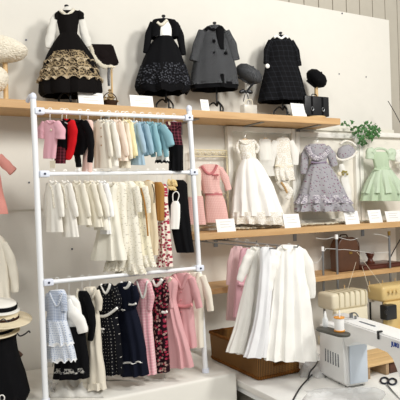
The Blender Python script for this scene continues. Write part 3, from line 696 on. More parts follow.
# bonnet
pl = Plane(103, 60, -.1, -12)
b = pl.p(112, 90); b.z = ST
g = thing('hat_stand', 'thin wooden stick stand holding the dark bonnet', 'stand', b)
t_ = pl.p(112, 66); bm = bmnew(); cyl(bm, b, Vector((b.x, b.y, t_.z)), .005, 10); link('pole', bm, woodl, g)
bm = bmnew(); lathe(bm, b, [(.04, 0), (.04, .008), (.036, .01)]); link('base', bm, woodl, g)
g = thing('bonnet', 'dark brown brimmed bonnet edged with cream lace beside the velvet dress', 'bonnet', pl.p(103, 55))
def prism(pl, poly, th, off=0, bev=.002, jz=0):
    bm = bmnew(); A = [bm.verts.new(pl.p(x, y, off)) for x, y in poly]; B = [bm.verts.new(pl.p(x, y, off)-pl.n*th) for x, y in poly]
    bm.faces.new(A); bm.faces.new(B[::-1]); n = len(A)
    for i in range(n): bm.faces.new((A[i], B[i], B[(i+1)%n], A[(i+1)%n]))
    if bev: bmesh.ops.bevel(bm, geom=bm.edges[:], offset=bev, segments=2, affect='EDGES')
    return bm
dkb = mat('dark_brown_felt', '#130b0a')
link('brim', prism(pl, [(88, 43.5), (113, 44), (119.5, 63.5), (105, 67.5), (96, 62)], .03, 0, .006), dkb, g)
bm = bmnew(); q = pl.p(104, 56, -.03); ell(bm, q, .05, .035, .045, jit=.03); link('crown', bm, dkb, g)
pts = [(87, 43), (91, 48), (93, 55), (98, 62), (104, 66.5), (111, 67)]
bm = bmnew(); Q = smoothpts([pl.p(x, y, .003) for x, y in pts], 8)
for i in range(0, len(Q), 2): ell(bm, Q[i], .011, .006, .011, Matrix.Rotation(i, 3, 'Y'), jit=.4, sub=2)
link('lace_trim', bm, lacecream, g)
strip(pl, [(109, 68), (108.5, 76), (109, 86)], 1.3, ribbon, 'ribbon', g, off=.01, flat=.3); bow(pl, 112, 67, 4, offw, 'bow', g, .012)
# flower basket
b = pl.p(110, 98, .03); b.z = ST
g = thing('flower_basket', 'tiny dark basket of dried flowers standing under the bonnet', 'basket', b)
bm = bmnew(); lathe(bm, b, [(.020, 0), (.030, .012), (.036, .032), (.037, .036), (.033, .036), (.028, .02)], n=24); link('basket', bm, mat('dark_wicker', '#2e2018', pat='stripes', c2='#4c3626', sc=.006, r=.4), g)
bm = bmnew(); rr = random.Random(9)
for i in range(60):
    a = rr.uniform(0, 6.28); d = rr.uniform(0, .034); ell(bm, b+Vector((cos(a)*d, sin(a)*d, .036+rr.uniform(0, .055)*(1-d/.04))), .008, .008, .006, jit=.4, sub=1)
link('flowers', bm, mat('dried_flowers', '#b39a72', var=.5), g)
bm = bmnew(); tube(bm, [b+Vector((-.034, 0, .034)), b+Vector((-.028, 0, .06)), b+Vector((0, 0, .078)), b+Vector((.028, 0, .06)), b+Vector((.034, 0, .034))], .0025, n=6); link('handle', bm, MATS['dark_wicker'], g)
def card(x0, x1, y0, y1, Y, z, label, group='price cards', lean=.25, phi=0):
    A = WY(x0, y1, Y); B = WY(x1, y1, Y); T = WY((x0+x1)/2, y0, Y); w = B.x-A.x; h = min(T.z-z, .12)
    g = thing('sign_card', label, 'sign', Vector((A.x+w/2, Y, z)), group)
    bm = bmnew(); up = Vector((0, lean*h, h)); obox(bm, Vector((A.x, Y, z)), Vector((w, 0, 0)), Vector((0, .003, 0)), up); link('card', bm, paper, g, smooth=False)
    bm = bmnew()
    for k in range(3):
        t = .75-.2*k; obox(bm, Vector((A.x+w*.2, Y-.0006, z))+up*t, Vector((w*(.6-.1*(k % 2)), 0, 0)), Vector((0, .0006, 0)), up*.05)
    link('printed_lines', bm, ink, g, smooth=False)
    bm = bmnew(); obox(bm, Vector((A.x+w*.35, Y+.004+lean*h*.5, z)), Vector((w*.3, 0, 0)), Vector((0, .02, 0)), Vector((0, 0, h*.3))); link('easel_back', bm, paper, g, smooth=False)
    return g
card(79, 104, 92, 105, -.2, ST, 'white price card in front of the velvet dress')
card(131, 154, 95, 107, -.2, ST, 'white card left of the flower-bordered black outfit')
# bolero dress
pl = Plane(163, 60, YS, -10)
form_stand(pl, 163.5, 16, 105, 'black scroll-legged stand under the flower-bordered black dress')
g = thing('dress', 'black full-skirted dress with grey flower border and white blouse front', 'dress', pl.p(163, 60), TG)
body(pl, g, [(22, 156, 170, .026), (30, 155, 173, .03), (40, 157, 171, .03)], white, 'blouse_front', folds=5, amp=.06)
body(pl, g, [(37, 156, 172, .034), (48, 148, 178, .058), (64, 141.5, 184, .078), (82, 136.5, 188.5, .085), (90, 135.5, 190, .085), (95, 139, 187, .08)], black, 'skirt', folds=9, amp=.25, scallop=.012, nsc=9)
body(pl, g, [(66, 140, 185.5, .082), (80, 136, 189.5, .088), (88, 134.8, 191, .088)], borderfl, 'flower_border', folds=9, amp=.25, scallop=.012, nsc=9)
g = thing('bolero', 'short black bolero jacket worn over the flower-bordered dress', 'jacket', pl.p(163, 35))
body(pl, g, [(20, 153, 173, .03), (26, 150, 162, .036), (38, 150, 160, .036)], black, 'front_panel', folds=4, amp=.05); body(pl, g, [(21, 165, 175, .032), (27, 169, 180, .036), (38, 171, 178, .034)], black, 'front_panel', folds=4, amp=.05)
sleeve(pl, [(153, 23, 3), (149, 34, 3.6), (146, 53, 3)], black, 'sleeve', g, off=.008); sleeve(pl, [(175, 23, 3), (180, 36, 3.8), (183, 55, 3)], black, 'sleeve', g, off=.008)
strip(pl, [(157, 22), (160, 24.5), (163, 24), (167, 20)], 1.6, lacecream, 'collar', g, off=.034)
# tweed cape coat
pl = Plane(214, 60, YS, -12)
form_stand(pl, 214.5, 23, 108, 'black scroll-legged stand under the grey tweed cape coat')
g = thing('cape_coat', 'grey checked tweed swing coat with black collar and buttons', 'coat', pl.p(214, 60), TG)
body(pl, g, [(26, 208, 220, .028), (31, 201, 226, .04), (45, 198, 229, .055), (65, 193, 235, .07), (86, 189, 238.5, .08)], tweed, 'body', folds=6, amp=.2)
sleeve(pl, [(202, 31, 3.5), (197.5, 45, 4.6), (194, 61, 4.6)], tweed, 'sleeve', g, off=.03); sleeve(pl, [(226, 31, 3.5), (232, 45, 4.6), (235.5, 60, 4.4)], tweed, 'sleeve', g, off=.03)
body(pl, g, [(84, 190, 238, .076), (90, 191, 237.5, .076)], black, 'hem_lining', folds=6, amp=.2)
strip(pl, [(206, 30), (208, 27.5), (211, 29.5), (214, 31), (218, 28.5), (221, 27), (224, 31)], 1.6, blkdark, 'collar', g, off=.034)
body(pl, g, [(29, 216, 224), (50, 217, 224)], blkdark, 'bib', b=.01, folds=4, amp=.05, off=.05)
body(pl, g, [(74, 219, 224), (87, 219, 224.5)], blkdark, 'front_vent', b=.01, folds=3, amp=.05, off=.076)
for x, y in ((213.5, 29.5), (214, 41), (214.5, 53), (226, 53)): dot(pl, x, y, 2, blkdark, 'button', g, .062 if y > 35 else .045)
# framed little card
g = card(202, 210, 99, 109, -.17, ST, 'tiny black-edged card leaning by the tweed coat stand'); 
# tweed beret + stand + bag
def beret(x, y, rx, ry, tilt, m, label, Y, band=None):
    q = WY(x, y, Y); k = (q-CAM).dot(V)/F; g = thing('beret', label, 'beret', q); R = rotz(-TH) @ Matrix.Rotation(math.radians(tilt), 3, 'Y') @ Matrix.Rotation(math.radians(14), 3, 'X')
    bm = bmnew(); rx *= k; ry *= k*.62
    lathe(bm, q, [(.002, ry), (rx*.5, ry*.95), (rx*.85, ry*.6), (rx, ry*.1), (rx*.97, -ry*.3), (rx*.7, -ry*.75), (rx*.55, -ry*.85)], n=32, rot=R); link('crown', bm, m, g)
    bm = bmnew(); lathe(bm, q, [(rx*.56, -ry*.8), (rx*.6, -ry), (rx*.56, -ry*1.1), (rx*.5, -ry*1.0)], n=32, rot=R); link('band', bm, band or m, g)
    bm = bmnew(); top = q+R @ Vector((0, 0, ry)); ell(bm, top, .006, .006, .005, sub=2); link('pompom', bm, band or m, g)
    return g, q
g, q = beret(249, 74, 14.5, 13, 32, tweed, 'grey tweed beret on a clear stand beside the tweed coat', -.11)
b = WY(248, 100, -.11); b.z = ST
g = thing('hat_stand', 'pale round-based stand under the grey tweed beret', 'stand', b)
bm = bmnew(); cyl(bm, b, Vector((b.x, b.y, WY(248, 79, -.11).z)), .006, 10); link('pole', bm, mat('clear_acrylic', '#eae8e2', rough=.2, alpha=.6, bump=0), g); bm = bmnew(); lathe(bm, b, [(.045, 0), (.045, .012), (.042, .014)]); link('base', bm, woodl, g)
b2 = WY(249, 109, -.19); b2.z = ST
g = thing('gift_bag', 'small clear bag with handle holding folded white lace by the tweed beret', 'bag', b2)
bm = bmnew(); box(bm, b2+Vector((-.04, -.015, 0)), b2+Vector((.045, .03, .052)), .006); link('bag', bm, mat('clear_bag', '#eeeae0', alpha=.55, rough=.25, bump=.1), g)
bm = bmnew(); ell(bm, b2+Vector((0, .005, .025)), .028, .012, .02, jit=.3); link('lace_filling', bm, lacecream, g)
bm = bmnew(); tube(bm, [b2+Vector((-.02, 0, .05)), b2+Vector((-.015, 0, .075)), b2+Vector((.018, 0, .078)), b2+Vector((.024, 0, .05))], .002, n=6); link('handle', bm, offw, g)
pl = Plane(247, 95, -.15, -10); g = thing('ribbon_bow', 'large black ribbon bow hanging below the tweed beret', 'bow', pl.p(246, 93)); bow(pl, 246, 92, 8, ribbon, 'bow', g, .0)
strip(pl, [(247, 91), (251, 86), (254, 83)], 1, ribbon, 'tail', g, off=.0)
# black plaid dress
pl = Plane(278, 70, YS, -12)
form_stand(pl, 280.5, 33, 110, 'black stand under the black windowpane plaid dress')
g = thing('dress', 'black windowpane plaid dress with small white collar and cuffs', 'dress', pl.p(280, 70), TG)
body(pl, g, [(36, 274, 287, .026), (41, 269, 292, .034), (52, 267, 295, .04), (62, 267, 296, .042)], plaidb, folds=5, amp=.05)
body(pl, g, [(60, 267, 296, .042), (74, 264, 300, .06), (90, 260, 304, .075), (102, 258, 307, .08)], plaidb, 'skirt', folds=9, amp=.22)
sleeve(pl, [(271, 41, 2.6), (267, 50, 3), (266, 64, 2.6)], plaidb, 'sleeve', g, off=.015); sleeve(pl, [(291, 41, 2.6), (296, 51, 3), (299, 66, 2.6)], plaidb, 'sleeve', g, off=.012)
dot(pl, 267.5, 66, 2.4, white, 'cuff', g, .03); strip(pl, [(274, 37.5), (277, 36), (281, 38.5), (285, 36), (288, 38)], 1.3, white, 'collar', g, off=.028)
dot(pl, 284, 72, 1, blkdark, 'button', g, .05)
card(293, 307, 103, 116, -.2, ST, 'square white card in front of the plaid dress')
# black beret
g, q = beret(316.5, 78.5, 11.5, 12, 40, blkdark, 'plain black beret tilted above the black case', -.13)
b = WY(316.5, 100, -.13); b.z = ST
g = thing('hat_stand', 'wooden stand behind the black case under the black beret', 'stand', b)
bm = bmnew(); cyl(bm, b, Vector((b.x, b.y, WY(316.5, 83, -.13).z)), .011, 14); link('pole', bm, woodl, g); bm = bmnew(); lathe(bm, b, [(.05, 0), (.05, .012), (.046, .014)]); link('base', bm, woodl, g)
b = WY(318, 116, -.19); g = thing('trunk_case', 'small black trunk case with dark clasps at the shelf end', 'case', Vector((b.x, -.17, ST+.012)))
A = WY(306, 114, -.2).x; B = WY(330, 114, -.2).x; T = WY(318, 96, -.2).z
bt = mat('case_leather', '#121214', rough=.4)
bm = bmnew(); box(bm, (A, -.195, ST+.013), (B, -.145, T), .004); link('body', bm, bt, g)
for t in (.28, .72):
    x = A+(B-A)*t; bm = bmnew(); box(bm, (x-.007, -.1965, ST+.02), (x+.007, -.194, T-.004), .0005); link('strap', bm, blkdark, g)
    bm = bmnew(); tube(bm, [Vector((x+.008*cos(a*PI/4), -.199, ST+.052+.012*sin(a*PI/4))) for a in range(9)], .0016, n=6, k=1); link('buckle', bm, steel, g)
bm = bmnew(); x = (A+B)/2; tube(bm, [Vector((x-.02, -.17, T)), Vector((x-.014, -.17, T+.014)), Vector((x+.014, -.17, T+.014)), Vector((x+.02, -.17, T))], .003, n=7); link('handle', bm, bt, g)
b = WY(315, 116, -.165); bm = bmnew(); lathe(bm, Vector((b.x, -.16, ST)), [(.062, 0), (.064, .003), (.064, .009), (.062, .0115)]); tag(link('wooden_disc', bm, woodl), 'round wooden disc under the black trunk case', 'disc')
# ------------------------------------------------------------------ framed displays on the middle shelf
SM = 1.342
def frame(xa, xb, ya, yb, label, w=.03):
    """standing white frame: px x at base, y of its top at both ends"""
    A = WY(xa, 220, -.03).x; B = WY(xb, 215, -.03).x; T = (WY(xa, ya, -.03).z+WY(xb, yb, -.03).z)/2
    g = thing('shadow_box', label, 'frame', Vector(((A+B)/2, -.02, SM)), 'white display frames')
    bm = bmnew(); box(bm, (A+.005, -.012, SM+.005), (B-.005, -.006, T-.005)); link('backing', bm, frback, g, smooth=False)
    for lo, hi in (((A, -.04, SM), (A+w, -.003, T)), ((B-w, -.04, SM), (B, -.003, T)), ((A+w, -.04, SM), (B-w, -.003, SM+w)), ((A+w, -.04, T-w), (B-w, -.003, T))):
        bm = bmnew(); box(bm, lo, hi, .004); link('frame_bar', bm, frpaint, g)
    return A, B, T
frame(229.5, 297, 124, 131, 'tall white display frame behind the white gown and lace coat')
frame(297.5, 360, 133, 133.5, 'white display frame behind the lavender dress')
frame(361, 425, 133.5, 133, 'white display frame behind the mint green dress')
# iron ornamental frame
A = WY(192, 200, -.035); B = WY(228, 200, -.035); g = thing('iron_grille', 'cream wrought-iron scroll panel behind the pink tweed suit', 'grille', Vector(((A.x+B.x)/2, -.035, SM)))
T = WY(205, 150, -.035).z; bm = bmnew(); r_ = .0045
for x in (A.x, B.x): cyl(bm, Vector((x, -.035, SM)), Vector((x, -.035, T)), r_)
for z in (T, T-.035, SM+.06, SM+.02): cyl(bm, Vector((A.x, -.035, z)), Vector((B.x, -.035, z)), r_*.8)
link('border', bm, ironw, g)
def scroll(cx, cz, R, s, turns=1.3):
    bm = bmnew()
    P = []
    for i in range(22):
        t = i/21; a = t*turns*2*PI; r = R*(1-t*.85); P.append(Vector((cx+s*r*cos(a), -.035, cz+r*sin(a))))
    tube(bm, P, .0022, n=6, k=1); link('scroll', bm, ironw, g)
n = 5
for i in range(n):
    x = A.x+(B.x-A.x)*(i+.5)/n
    for s in (-1, 1): scroll(x+s*.008, T-.018, .012, s); scroll(x+s*.008, SM+.04, .012, s)
for i in range(3):
    x = A.x+(B.x-A.x)*(i+.5)/3
    for s in (-1, 1): scroll(x+s*.014, (T+SM)/2+.07, .026, s); scroll(x+s*.014, (T+SM)/2-.04, .026, -s)
# pink tweed suit
pl = Plane(213, 190, -.1, -14)
SG = 'outfits shown along the middle shelf'
hanger(pl, 211, 164, 166.5, 7, 'dark hooked hanger inside the pink tweed suit jacket', 'hangers along the middle shelf', HWD)
g = thing('tweed_jacket', 'pink tweed jacket with flower trim above the pink skirt', 'jacket', pl.p(212, 180), SG)
body(pl, g, [(164.5, 203, 217), (167, 199, 221), (178, 201, 220), (186, 202, 220), (193.5, 203, 223)], pinktw, b=.026, folds=5, amp=.08)
sleeve(pl, [(200, 168, 2.6), (198, 178, 3.4), (198.5, 191, 3)], pinktw, 'sleeve', g, off=.01); sleeve(pl, [(220, 168, 2.6), (225, 178, 3.6), (229, 190, 3)], pinktw, 'sleeve', g, off=.01)
strip(pl, [(202, 166), (206, 172), (210, 174), (214, 171), (217, 165)], 1.4, mat('rose_trim', '#c77a7c'), 'collar_trim', g, off=.026); bow(pl, 215.5, 175, 4, MATS['rose_trim'], 'flower', g, .03)
g = thing('tweed_skirt', 'straight pink tweed skirt below the tweed jacket', 'skirt', pl.p(215, 208), SG)
body(pl, g, [(194, 206, 222), (205, 205, 226), (222.5, 206, 229)], pinktw, 'skirt', b=.024, folds=5, amp=.06)
body(pl, g, [(192.5, 205.5, 222), (195.5, 205.5, 222.5)], MATS['rose_trim'], 'waistband', b=.0255, folds=5, amp=.05)
pl = Plane(196, 205, -.16, -14)
g = thing('tweed_outfit', 'second pink tweed outfit half hidden behind the rack post', 'outfit', pl.p(196, 205), SG)
body(pl, g, [(168, 189, 198), (172, 186, 201), (190, 187, 201), (197, 187, 202)], cream, 'jacket', b=.02, folds=5, amp=.1); body(pl, g, [(196, 188, 203), (224.5, 187, 206)], pinktw, 'skirt', b=.022, folds=5, amp=.1)
# white gown
pl = Plane(255, 180, -.125, -14)
hanger(pl, 245, 134, 139, 6, 'pale wooden hanger of the long white gown', 'hangers along the middle shelf', HWD)
g = thing('white_gown', 'long white gown with lace bodice and full gathered skirt, mid shelf', 'dress', pl.p(250, 180), SG)
body(pl, g, [(140, 238, 255, .02), (146, 239, 255, .026), (158, 241, 256, .028), (161, 242, 257, .028)], whitelace, folds=5, amp=.08)
body(pl, g, [(159, 242, 257, .03), (169, 237.5, 264, .052), (186, 234, 273, .062), (208, 232, 281, .066), (216, 231, 284, .066)], white, 'skirt', folds=12, amp=.3, N=84)
body(pl, g, [(212, 231, 283, .068), (220, 230.5, 284, .068), (224.5, 231, 284, .066)], whitelace, 'lace_hem', folds=14, amp=.4, scallop=.006, nsc=20, N=84)
strip(pl, [(239, 141), (236.5, 147), (239, 153)], 1.6, whitelace, 'cap_sleeve', g, off=.01); strip(pl, [(254, 141), (258, 147), (256, 153)], 1.6, whitelace, 'cap_sleeve', g, off=.01)
for y in (141,): strip(pl, [(239, 140), (246, 144), (254, 140)], 1, whitelace, 'neck_frill', g, off=.024)
# lace coat and bodice right
pl = Plane(268, 160, -.06, -14)
hanger(pl, 265.5, 134, 138, 4, 'pale wooden hanger of the plain white slip', 'hangers along the middle shelf', HWD)
g = thing('white_slip', 'plain white slip between the gown and the lace coat', 'slip', pl.p(265, 160), SG)
body(pl, g, [(139, 259, 270), (146, 258, 272), (165, 259, 273), (176, 260, 275)], sheer, b=.014, folds=6, amp=.15); body(pl, g, [(142, 260, 270), (160, 260, 272)], white, 'lining', b=.012, folds=6, amp=.15)
pl = Plane(284, 160, -.075, -14)
hanger(pl, 283, 134, 137, 5, 'clear wire hanger of the puff-sleeved lace coat', 'hangers along the middle shelf')
g = thing('lace_coat', 'sheer white lace coat with puffed sleeves beside the lavender dress', 'coat', pl.p(283, 160), SG)
body(pl, g, [(138, 277, 289), (143, 275, 291), (155, 276, 291), (166, 275, 293)], whitelace, b=.018, folds=6, amp=.12)
body(pl, g, [(165, 275, 293), (174, 274, 294), (181, 276, 295)], whitelace, 'peplum', b=.026, folds=11, amp=.4, scallop=.005)
sleeve(pl, [(276, 141, 3), (272.5, 152, 4.2), (271, 166, 3)], tulle, 'sleeve', g); sleeve(pl, [(290, 141, 3), (294.5, 152, 4), (295, 165, 3)], tulle, 'sleeve', g, off=.006)
strip(pl, [(275, 165.5), (284, 167), (293, 166)], .8, offw, 'waist_ribbon', g, off=.02)
strip(pl, [(281, 182), (285, 188), (287, 193)], 1.2, mat('tan_ribbon', '#b9976a'), 'hanging_tassel', g, off=.012)
sleeve(pl, [(278, 180, 3), (284, 186, 4), (290, 192, 3), (287, 199, 2)], whitelace, 'lace_swag', g)
# lavender dress
pl = Plane(320, 180, -.125, -16)
hanger(pl, 317, 140, 144, 7, 'wire hanger of the lavender flower-print dress', 'hangers along the middle shelf')
g = thing('lavender_dress', 'lavender flower-print dress with lace flounces at collar and hem', 'dress', pl.p(320, 180), SG)
body(pl, g, [(144, 309, 325, .022), (149, 307, 328, .028), (158, 311, 327, .03), (163, 312, 326, .03)], lav, folds=6, amp=.1)
body(pl, g, [(161, 312, 326, .032), (174, 306, 335, .052), (190, 300.5, 344, .062), (203, 297, 350, .064)], lav, 'skirt', folds=10, amp=.3)
body(pl, g, [(195, 299, 346, .066), (204, 294.5, 352.5, .07)], lavfr, 'flounce', folds=14, amp=.6, scallop=.006, nsc=18, N=84); body(pl, g, [(203, 296, 351, .064), (212, 295, 354, .068)], lav, 'flounce', folds=14, amp=.6, scallop=.005, nsc=18, N=84)
sleeve(pl, [(309, 147, 3), (305.5, 155, 4.4), (304, 168, 3.6), (303.5, 174, 2.4)], lav, 'sleeve', g); sleeve(pl, [(326, 147, 3), (331, 155, 4.2), (334.5, 166, 3.4)], lav, 'sleeve', g, off=.008)
strip(pl, [(307.5, 147), (311, 155), (317, 158.5), (323, 156), (328, 150)], 3, lavfr, 'ruffled_collar', g, off=.03)
strip(pl, [(311, 162), (319, 163), (326.5, 162)], .8, mat('mauve', '#8d7f92'), 'waist_ribbon', g, off=.034)
# bonnet next to lavender
pl = Plane(345, 150, -.1, -16)
g = thing('cloth_bonnet', 'lavender flower-print bonnet with white ties beside its dress', 'bonnet', pl.p(345, 152), SG)
bm = bmnew(); q = pl.p(346, 153, 0); k = (q-CAM).dot(V)/F
lathe(bm, q, [(.004, k*8), (k*6, k*7), (k*9.5, k*3), (k*10.5, -k*3), (k*9.5, -k*5)], n=28, sy=.5, rot=rotz(-.25) @ Matrix.Rotation(-.35, 3, 'Y')); link('crown', bm, lav, g)
strip(pl, [(334, 154), (338, 159), (344, 160), (352, 157), (357, 151)], 1.3, whitelace, 'lace_brim', g, off=.028)
strip(pl, [(340, 144), (345, 141), (351, 142), (356, 146)], 1.1, whitelace, 'lace_edge', g, off=.02)
g = thing('lace_parasol', 'folded cream lace parasol hanging under the lavender bonnet', 'parasol', pl.p(345, 190))
sleeve(pl, [(341, 164, 2.2), (344, 178, 4), (347, 192, 4.6), (348, 203, 3), (348, 210, 1)], tulle, 'canopy', g, off=.004)
g = thing('gold_flower_clip', 'gold and green flower clip pinned below the lavender bonnet', 'hair clip', pl.p(345, 173, .03))
bm = bmnew(); rr = random.Random(4)
for i in range(9): ell(bm, pl.p(345+rr.uniform(-3, 3), 173+rr.uniform(-2, 2), .035), .008, .004, .008, jit=.3, sub=1)
link('petals', bm, mat('gold_green', '#8c7d35', rough=.4, var=.4), g)
bm = bmnew(); ell(bm, pl.p(339.5, 174, .03), .017, .01, .014, jit=.2, sub=2); link('rosette', bm, offw, g)
# mint dress
pl = Plane(381, 180, -.135, -18)
g = thing('mint_dress', 'pale mint green tulle dress with puffed sleeves at the right edge', 'dress', pl.p(381, 180), SG)
body(pl, g, [(152, 372, 388, .02), (157, 372, 389, .026), (165, 374, 389, .028), (169, 375, 389, .028)], mint, folds=6, amp=.15)
body(pl, g, [(167, 375, 389, .032), (178, 369, 396, .055), (192, 363, 405, .07), (201, 360.5, 409, .072)], mint, 'skirt', folds=12, amp=.3, N=84)
body(pl, g, [(170, 373, 391, .045), (182, 366, 400, .066), (194, 361.5, 408, .075)], mintlight, 'overskirt', folds=13, amp=.4, scallop=.006, N=84)
for s, P in ((-1, [(374, 155, 3), (370.5, 152, 4.5), (370, 159, 4)]), (1, [(387, 155, 3), (391.5, 153, 4.5), (391, 160, 3.6)])): sleeve(pl, P, mintlight, 'puffed_sleeve', g, off=.008)
strip(pl, [(373, 153), (376, 149), (381, 148.5), (386, 150), (389, 154)], 1.2, mintlight, 'neck_frill', g, off=.02); strip(pl, [(374, 169), (381, 170), (390, 168.5)], 1, mint, 'sash', g, off=.032)
pl = Plane(400, 165, -.06, -18)
g = thing('white_headdress', 'white net headdress hanging right of the mint green dress', 'headdress', pl.p(399, 160))
sleeve(pl, [(396, 150, 3), (398, 156, 5), (401, 163, 5), (402, 168, 3)], tulle, 'net', g); bow(pl, 398, 163, 4, whitelace, 'bow', g, .02)
card(217.5, 236, 219, 231, -.21, SM, 'white card on the middle shelf between pink skirt and gown')
card(285, 301, 214, 227, -.21, SM, 'white card on the middle shelf before the gown hem'); card(346, 360, 211, 223, -.21, SM, 'white card to the left of the mint dress')
card(370, 383, 210, 222, -.21, SM, 'white card under the mint green dress')
card(387, 402, 211, 220, -.2, SM, 'white card at the far right of the middle shelf')
# tall small clutter on middle shelf: folded tulle
for i, (x0, x1, y, lab) in enumerate(((236, 282, 226.5, 'crumpled cream tulle on the shelf under the white gown'), (302, 345, 219, 'crumpled cream tulle on the shelf under the lavender dress'), (361, 369, 216, 'bit of white lace lying left of the mint dress card'))):
    a = WY(x0, y, -.15); b_ = WY(x1, y, -.15); bm = bmnew(); rr = random.Random(i)
    n = max(3, int((b_.x-a.x)/.022))
    for k in range(n): ell(bm, Vector((a.x+(b_.x-a.x)*(k+.5)/n, -.12+rr.uniform(-.02, .02), SM+.009)), .018, .03, .008, jit=.5, sub=2)
    tag(link('lace_bundle', bm, lacecream), lab, 'lace', 'lace lying on the middle shelf')
# ivy
b = WY(362, 133, -.05)
g = thing('ivy_plant', 'trailing green ivy sprig between the top shelf and mint dress', 'plant', b)
bm = bmnew(); main = smoothpts([WY(x, y, Y) for x, y, Y in ((341, 123.5, -.16), (346, 124, -.14), (352, 128, -.12), (358, 127, -.1), (368, 128, -.1), (379, 130, -.1))], 6)
tube(bm, main, .0016, n=5, k=1); 
br = [[(358, 127), (361, 134), (362, 141)], [(366, 128), (364, 121.5)], [(368, 128), (372, 136), (371, 143)], [(370, 128), (376, 123)], [(352, 128), (354, 135)]]
for P in br: tube(bm, [WY(x, y, -.11) for x, y in P], .0013, n=5, k=4)
link('vine', bm, stemm, g)
bm = bmnew(); rr = random.Random(11); spots = []
for x, y in ((342, 123.5), (345, 122.5), (348, 125), (352, 122), (352, 129), (355, 127), (353, 134), (356, 133)): spots += [(x, y)]*2
for i in range(95): 
    a = rr.uniform(0, 6.28); d = rr.uniform(0, 1)**.6; spots.append((368+cos(a)*d*12, 131+sin(a)*d*8.5))
for i in range(14): spots.append((362+rr.uniform(-4, 5), 141+rr.uniform(-3, 3.5)))
for x, y in spots:
    q = WY(x+rr.uniform(-1, 1), y+rr.uniform(-1, 1), -.12+rr.uniform(-.05, .05)); s = rr.uniform(.012, .021)
    Rm = Matrix.Rotation(rr.uniform(-.9, .9), 3, 'X') @ Matrix.Rotation(rr.uniform(0, 6.28), 3, 'Y') @ Matrix.Rotation(rr.uniform(-.5, .5), 3, 'Z')
    shp = [(0, -.5), (.3, -.45), (.75, -.25), (.5, .05), (.6, .4), (.22, .38), (0, 1), (-.22, .38), (-.6, .4), (-.5, .05), (-.75, -.25), (-.3, -.45)]
    vs = [bm.verts.new(q+Rm @ Vector((u*s, .12*s*(u*u), w_*s))) for u, w_ in shp]; ce = bm.verts.new(q+Rm @ Vector((0, -.12*s, 0)))
    for i in range(12): bm.faces.new((vs[i], vs[(i+1) % 12], ce))
o = link('foliage', bm, leafm, g, smooth=False); o.modifiers.new('thickness', 'SOLIDIFY').thickness = .0006
# black strap at right
bm = bmnew(); P = [WY(388, 101, -.16), WY(395, 113, -.16), WY(404, 130, -.16)]; tube(bm, P, .004, n=6, k=3, flat=.5)
tag(link('black_strap', bm, blackm), 'thin black diagonal bar above the ivy at the right edge', 'strap')
bm = bmnew(); P = [WY(386.5, 266, -.17), WY(393, 252, -.12), WY(404, 233, -.02)]; tube(bm, P, .004, n=6, k=3, flat=.7)
tag(link('diagonal_brace', bm, blackm), 'black diagonal brace rising from the lowest shelf at right', 'brace')
# ------------------------------------------------------------------ robes under the middle shelf
LG = 'white and pink clothes hung under the middle shelf'; LH = 'hangers under the middle shelf'
def on_arm(px, X):
    d = ray(px, 240); return CAM.y+d.y*(X/d.x)
ARM1, ARM2, ARM3 = 1.51, 1.38, 1.49
for X, y1, lab in ((1.51, -.46, 'short steel arm under the middle shelf holding the two pink robes'), (1.38, -.80, 'steel arm under the middle shelf holding the sheer white dress'), (1.49, -.80, 'steel arm under the middle shelf holding the largest white dress')):
    g = thing('hanging_arm', lab, 'rod', Vector((X, -.2, 1.3)), 'steel arms under the middle shelf')
    bm = bmnew(); tube(bm, [Vector((X, -.04, 1.296)), Vector((X, y1, 1.296)), Vector((X, y1-.008, 1.306))], .0035, n=8, k=1); link('rod', bm, steel, g)
    for y in (-.06, -.2): bm = bmnew(); cyl(bm, Vector((X, y, 1.294)), Vector((X, y, 1.3075)), .004, 8); link('hook', bm, steel, g)
def low_item(x, X, name, cat, label, ytop, half, phi=-8):
    Y = on_arm(x, X); pl = Plane(x, 240, Y, phi); pl.o.z = 1.30; d = PX(pl.o)
    g = thing(name, label, cat, pl.o, LG); hanger(pl, d[0], d[1], ytop+3, half, 'hanger of the '+label, LH); return g, pl
def PX(p):
    d = Vector(p)-CAM; z = d.dot(V); return 200+F*d.dot(RR)/z, 200-F*d.dot(UU)/z
g, pl = low_item(237, ARM1, 'robe', 'robe', 'long pale pink robe, leftmost under the middle shelf', 243, 4)
body(pl, g, [(246, 234, 241), (249, 232, 243), (265, 231, 243), (290, 228, 241), (320, 226, 240)], mat('light_pink', '#dfbcbc'), b=.02, folds=6, amp=.2)
sleeve(pl, [(234, 249, 2.6), (230.5, 262, 3), (229, 285, 2.6)], MATS['light_pink'], 'sleeve', g)
g, pl = low_item(247, ARM1, 'robe', 'robe', 'pink robe with knotted belt behind the sheer white dress', 245, 5)
body(pl, g, [(248, 243, 250), (251, 240, 253), (265, 238, 251), (290, 235, 250), (317, 233, 249)], pink, b=.022, folds=6, amp=.2)
sleeve(pl, [(248, 250, 3.2), (251, 255, 3.6), (249, 262, 3)], pink, 'sleeve', g, off=.012)
strip(pl, [(238, 283.5), (244, 285), (250, 283.5)], 1.6, pink, 'belt', g, off=.024); bow(pl, 242, 284.5, 4, pink, 'bow', g, .028)
g, pl = low_item(257, ARM2, 'sheer_dress', 'dress', 'sheer white long-sleeved dress overlapping the pink robe', 246, 6)
body(pl, g, [(247, 252, 261), (250, 249, 266), (267, 249, 265), (290, 243, 266), (320, 236, 266), (352, 226, 262)], tulle, b=.024, folds=9, amp=.4)
body(pl, g, [(252, 251, 263), (290, 247, 264), (330, 239, 263), (354, 236, 261)], white, 'underskirt', b=.018, folds=8, amp=.3)
sleeve(pl, [(251, 250, 3.4), (248, 259, 4.8), (243, 272, 4.4), (239, 281, 3)], tulle, 'sleeve', g, off=.015); strip(pl, [(253, 247), (257, 250), (261, 247)], 1, whitelace, 'collar', g, off=.02)
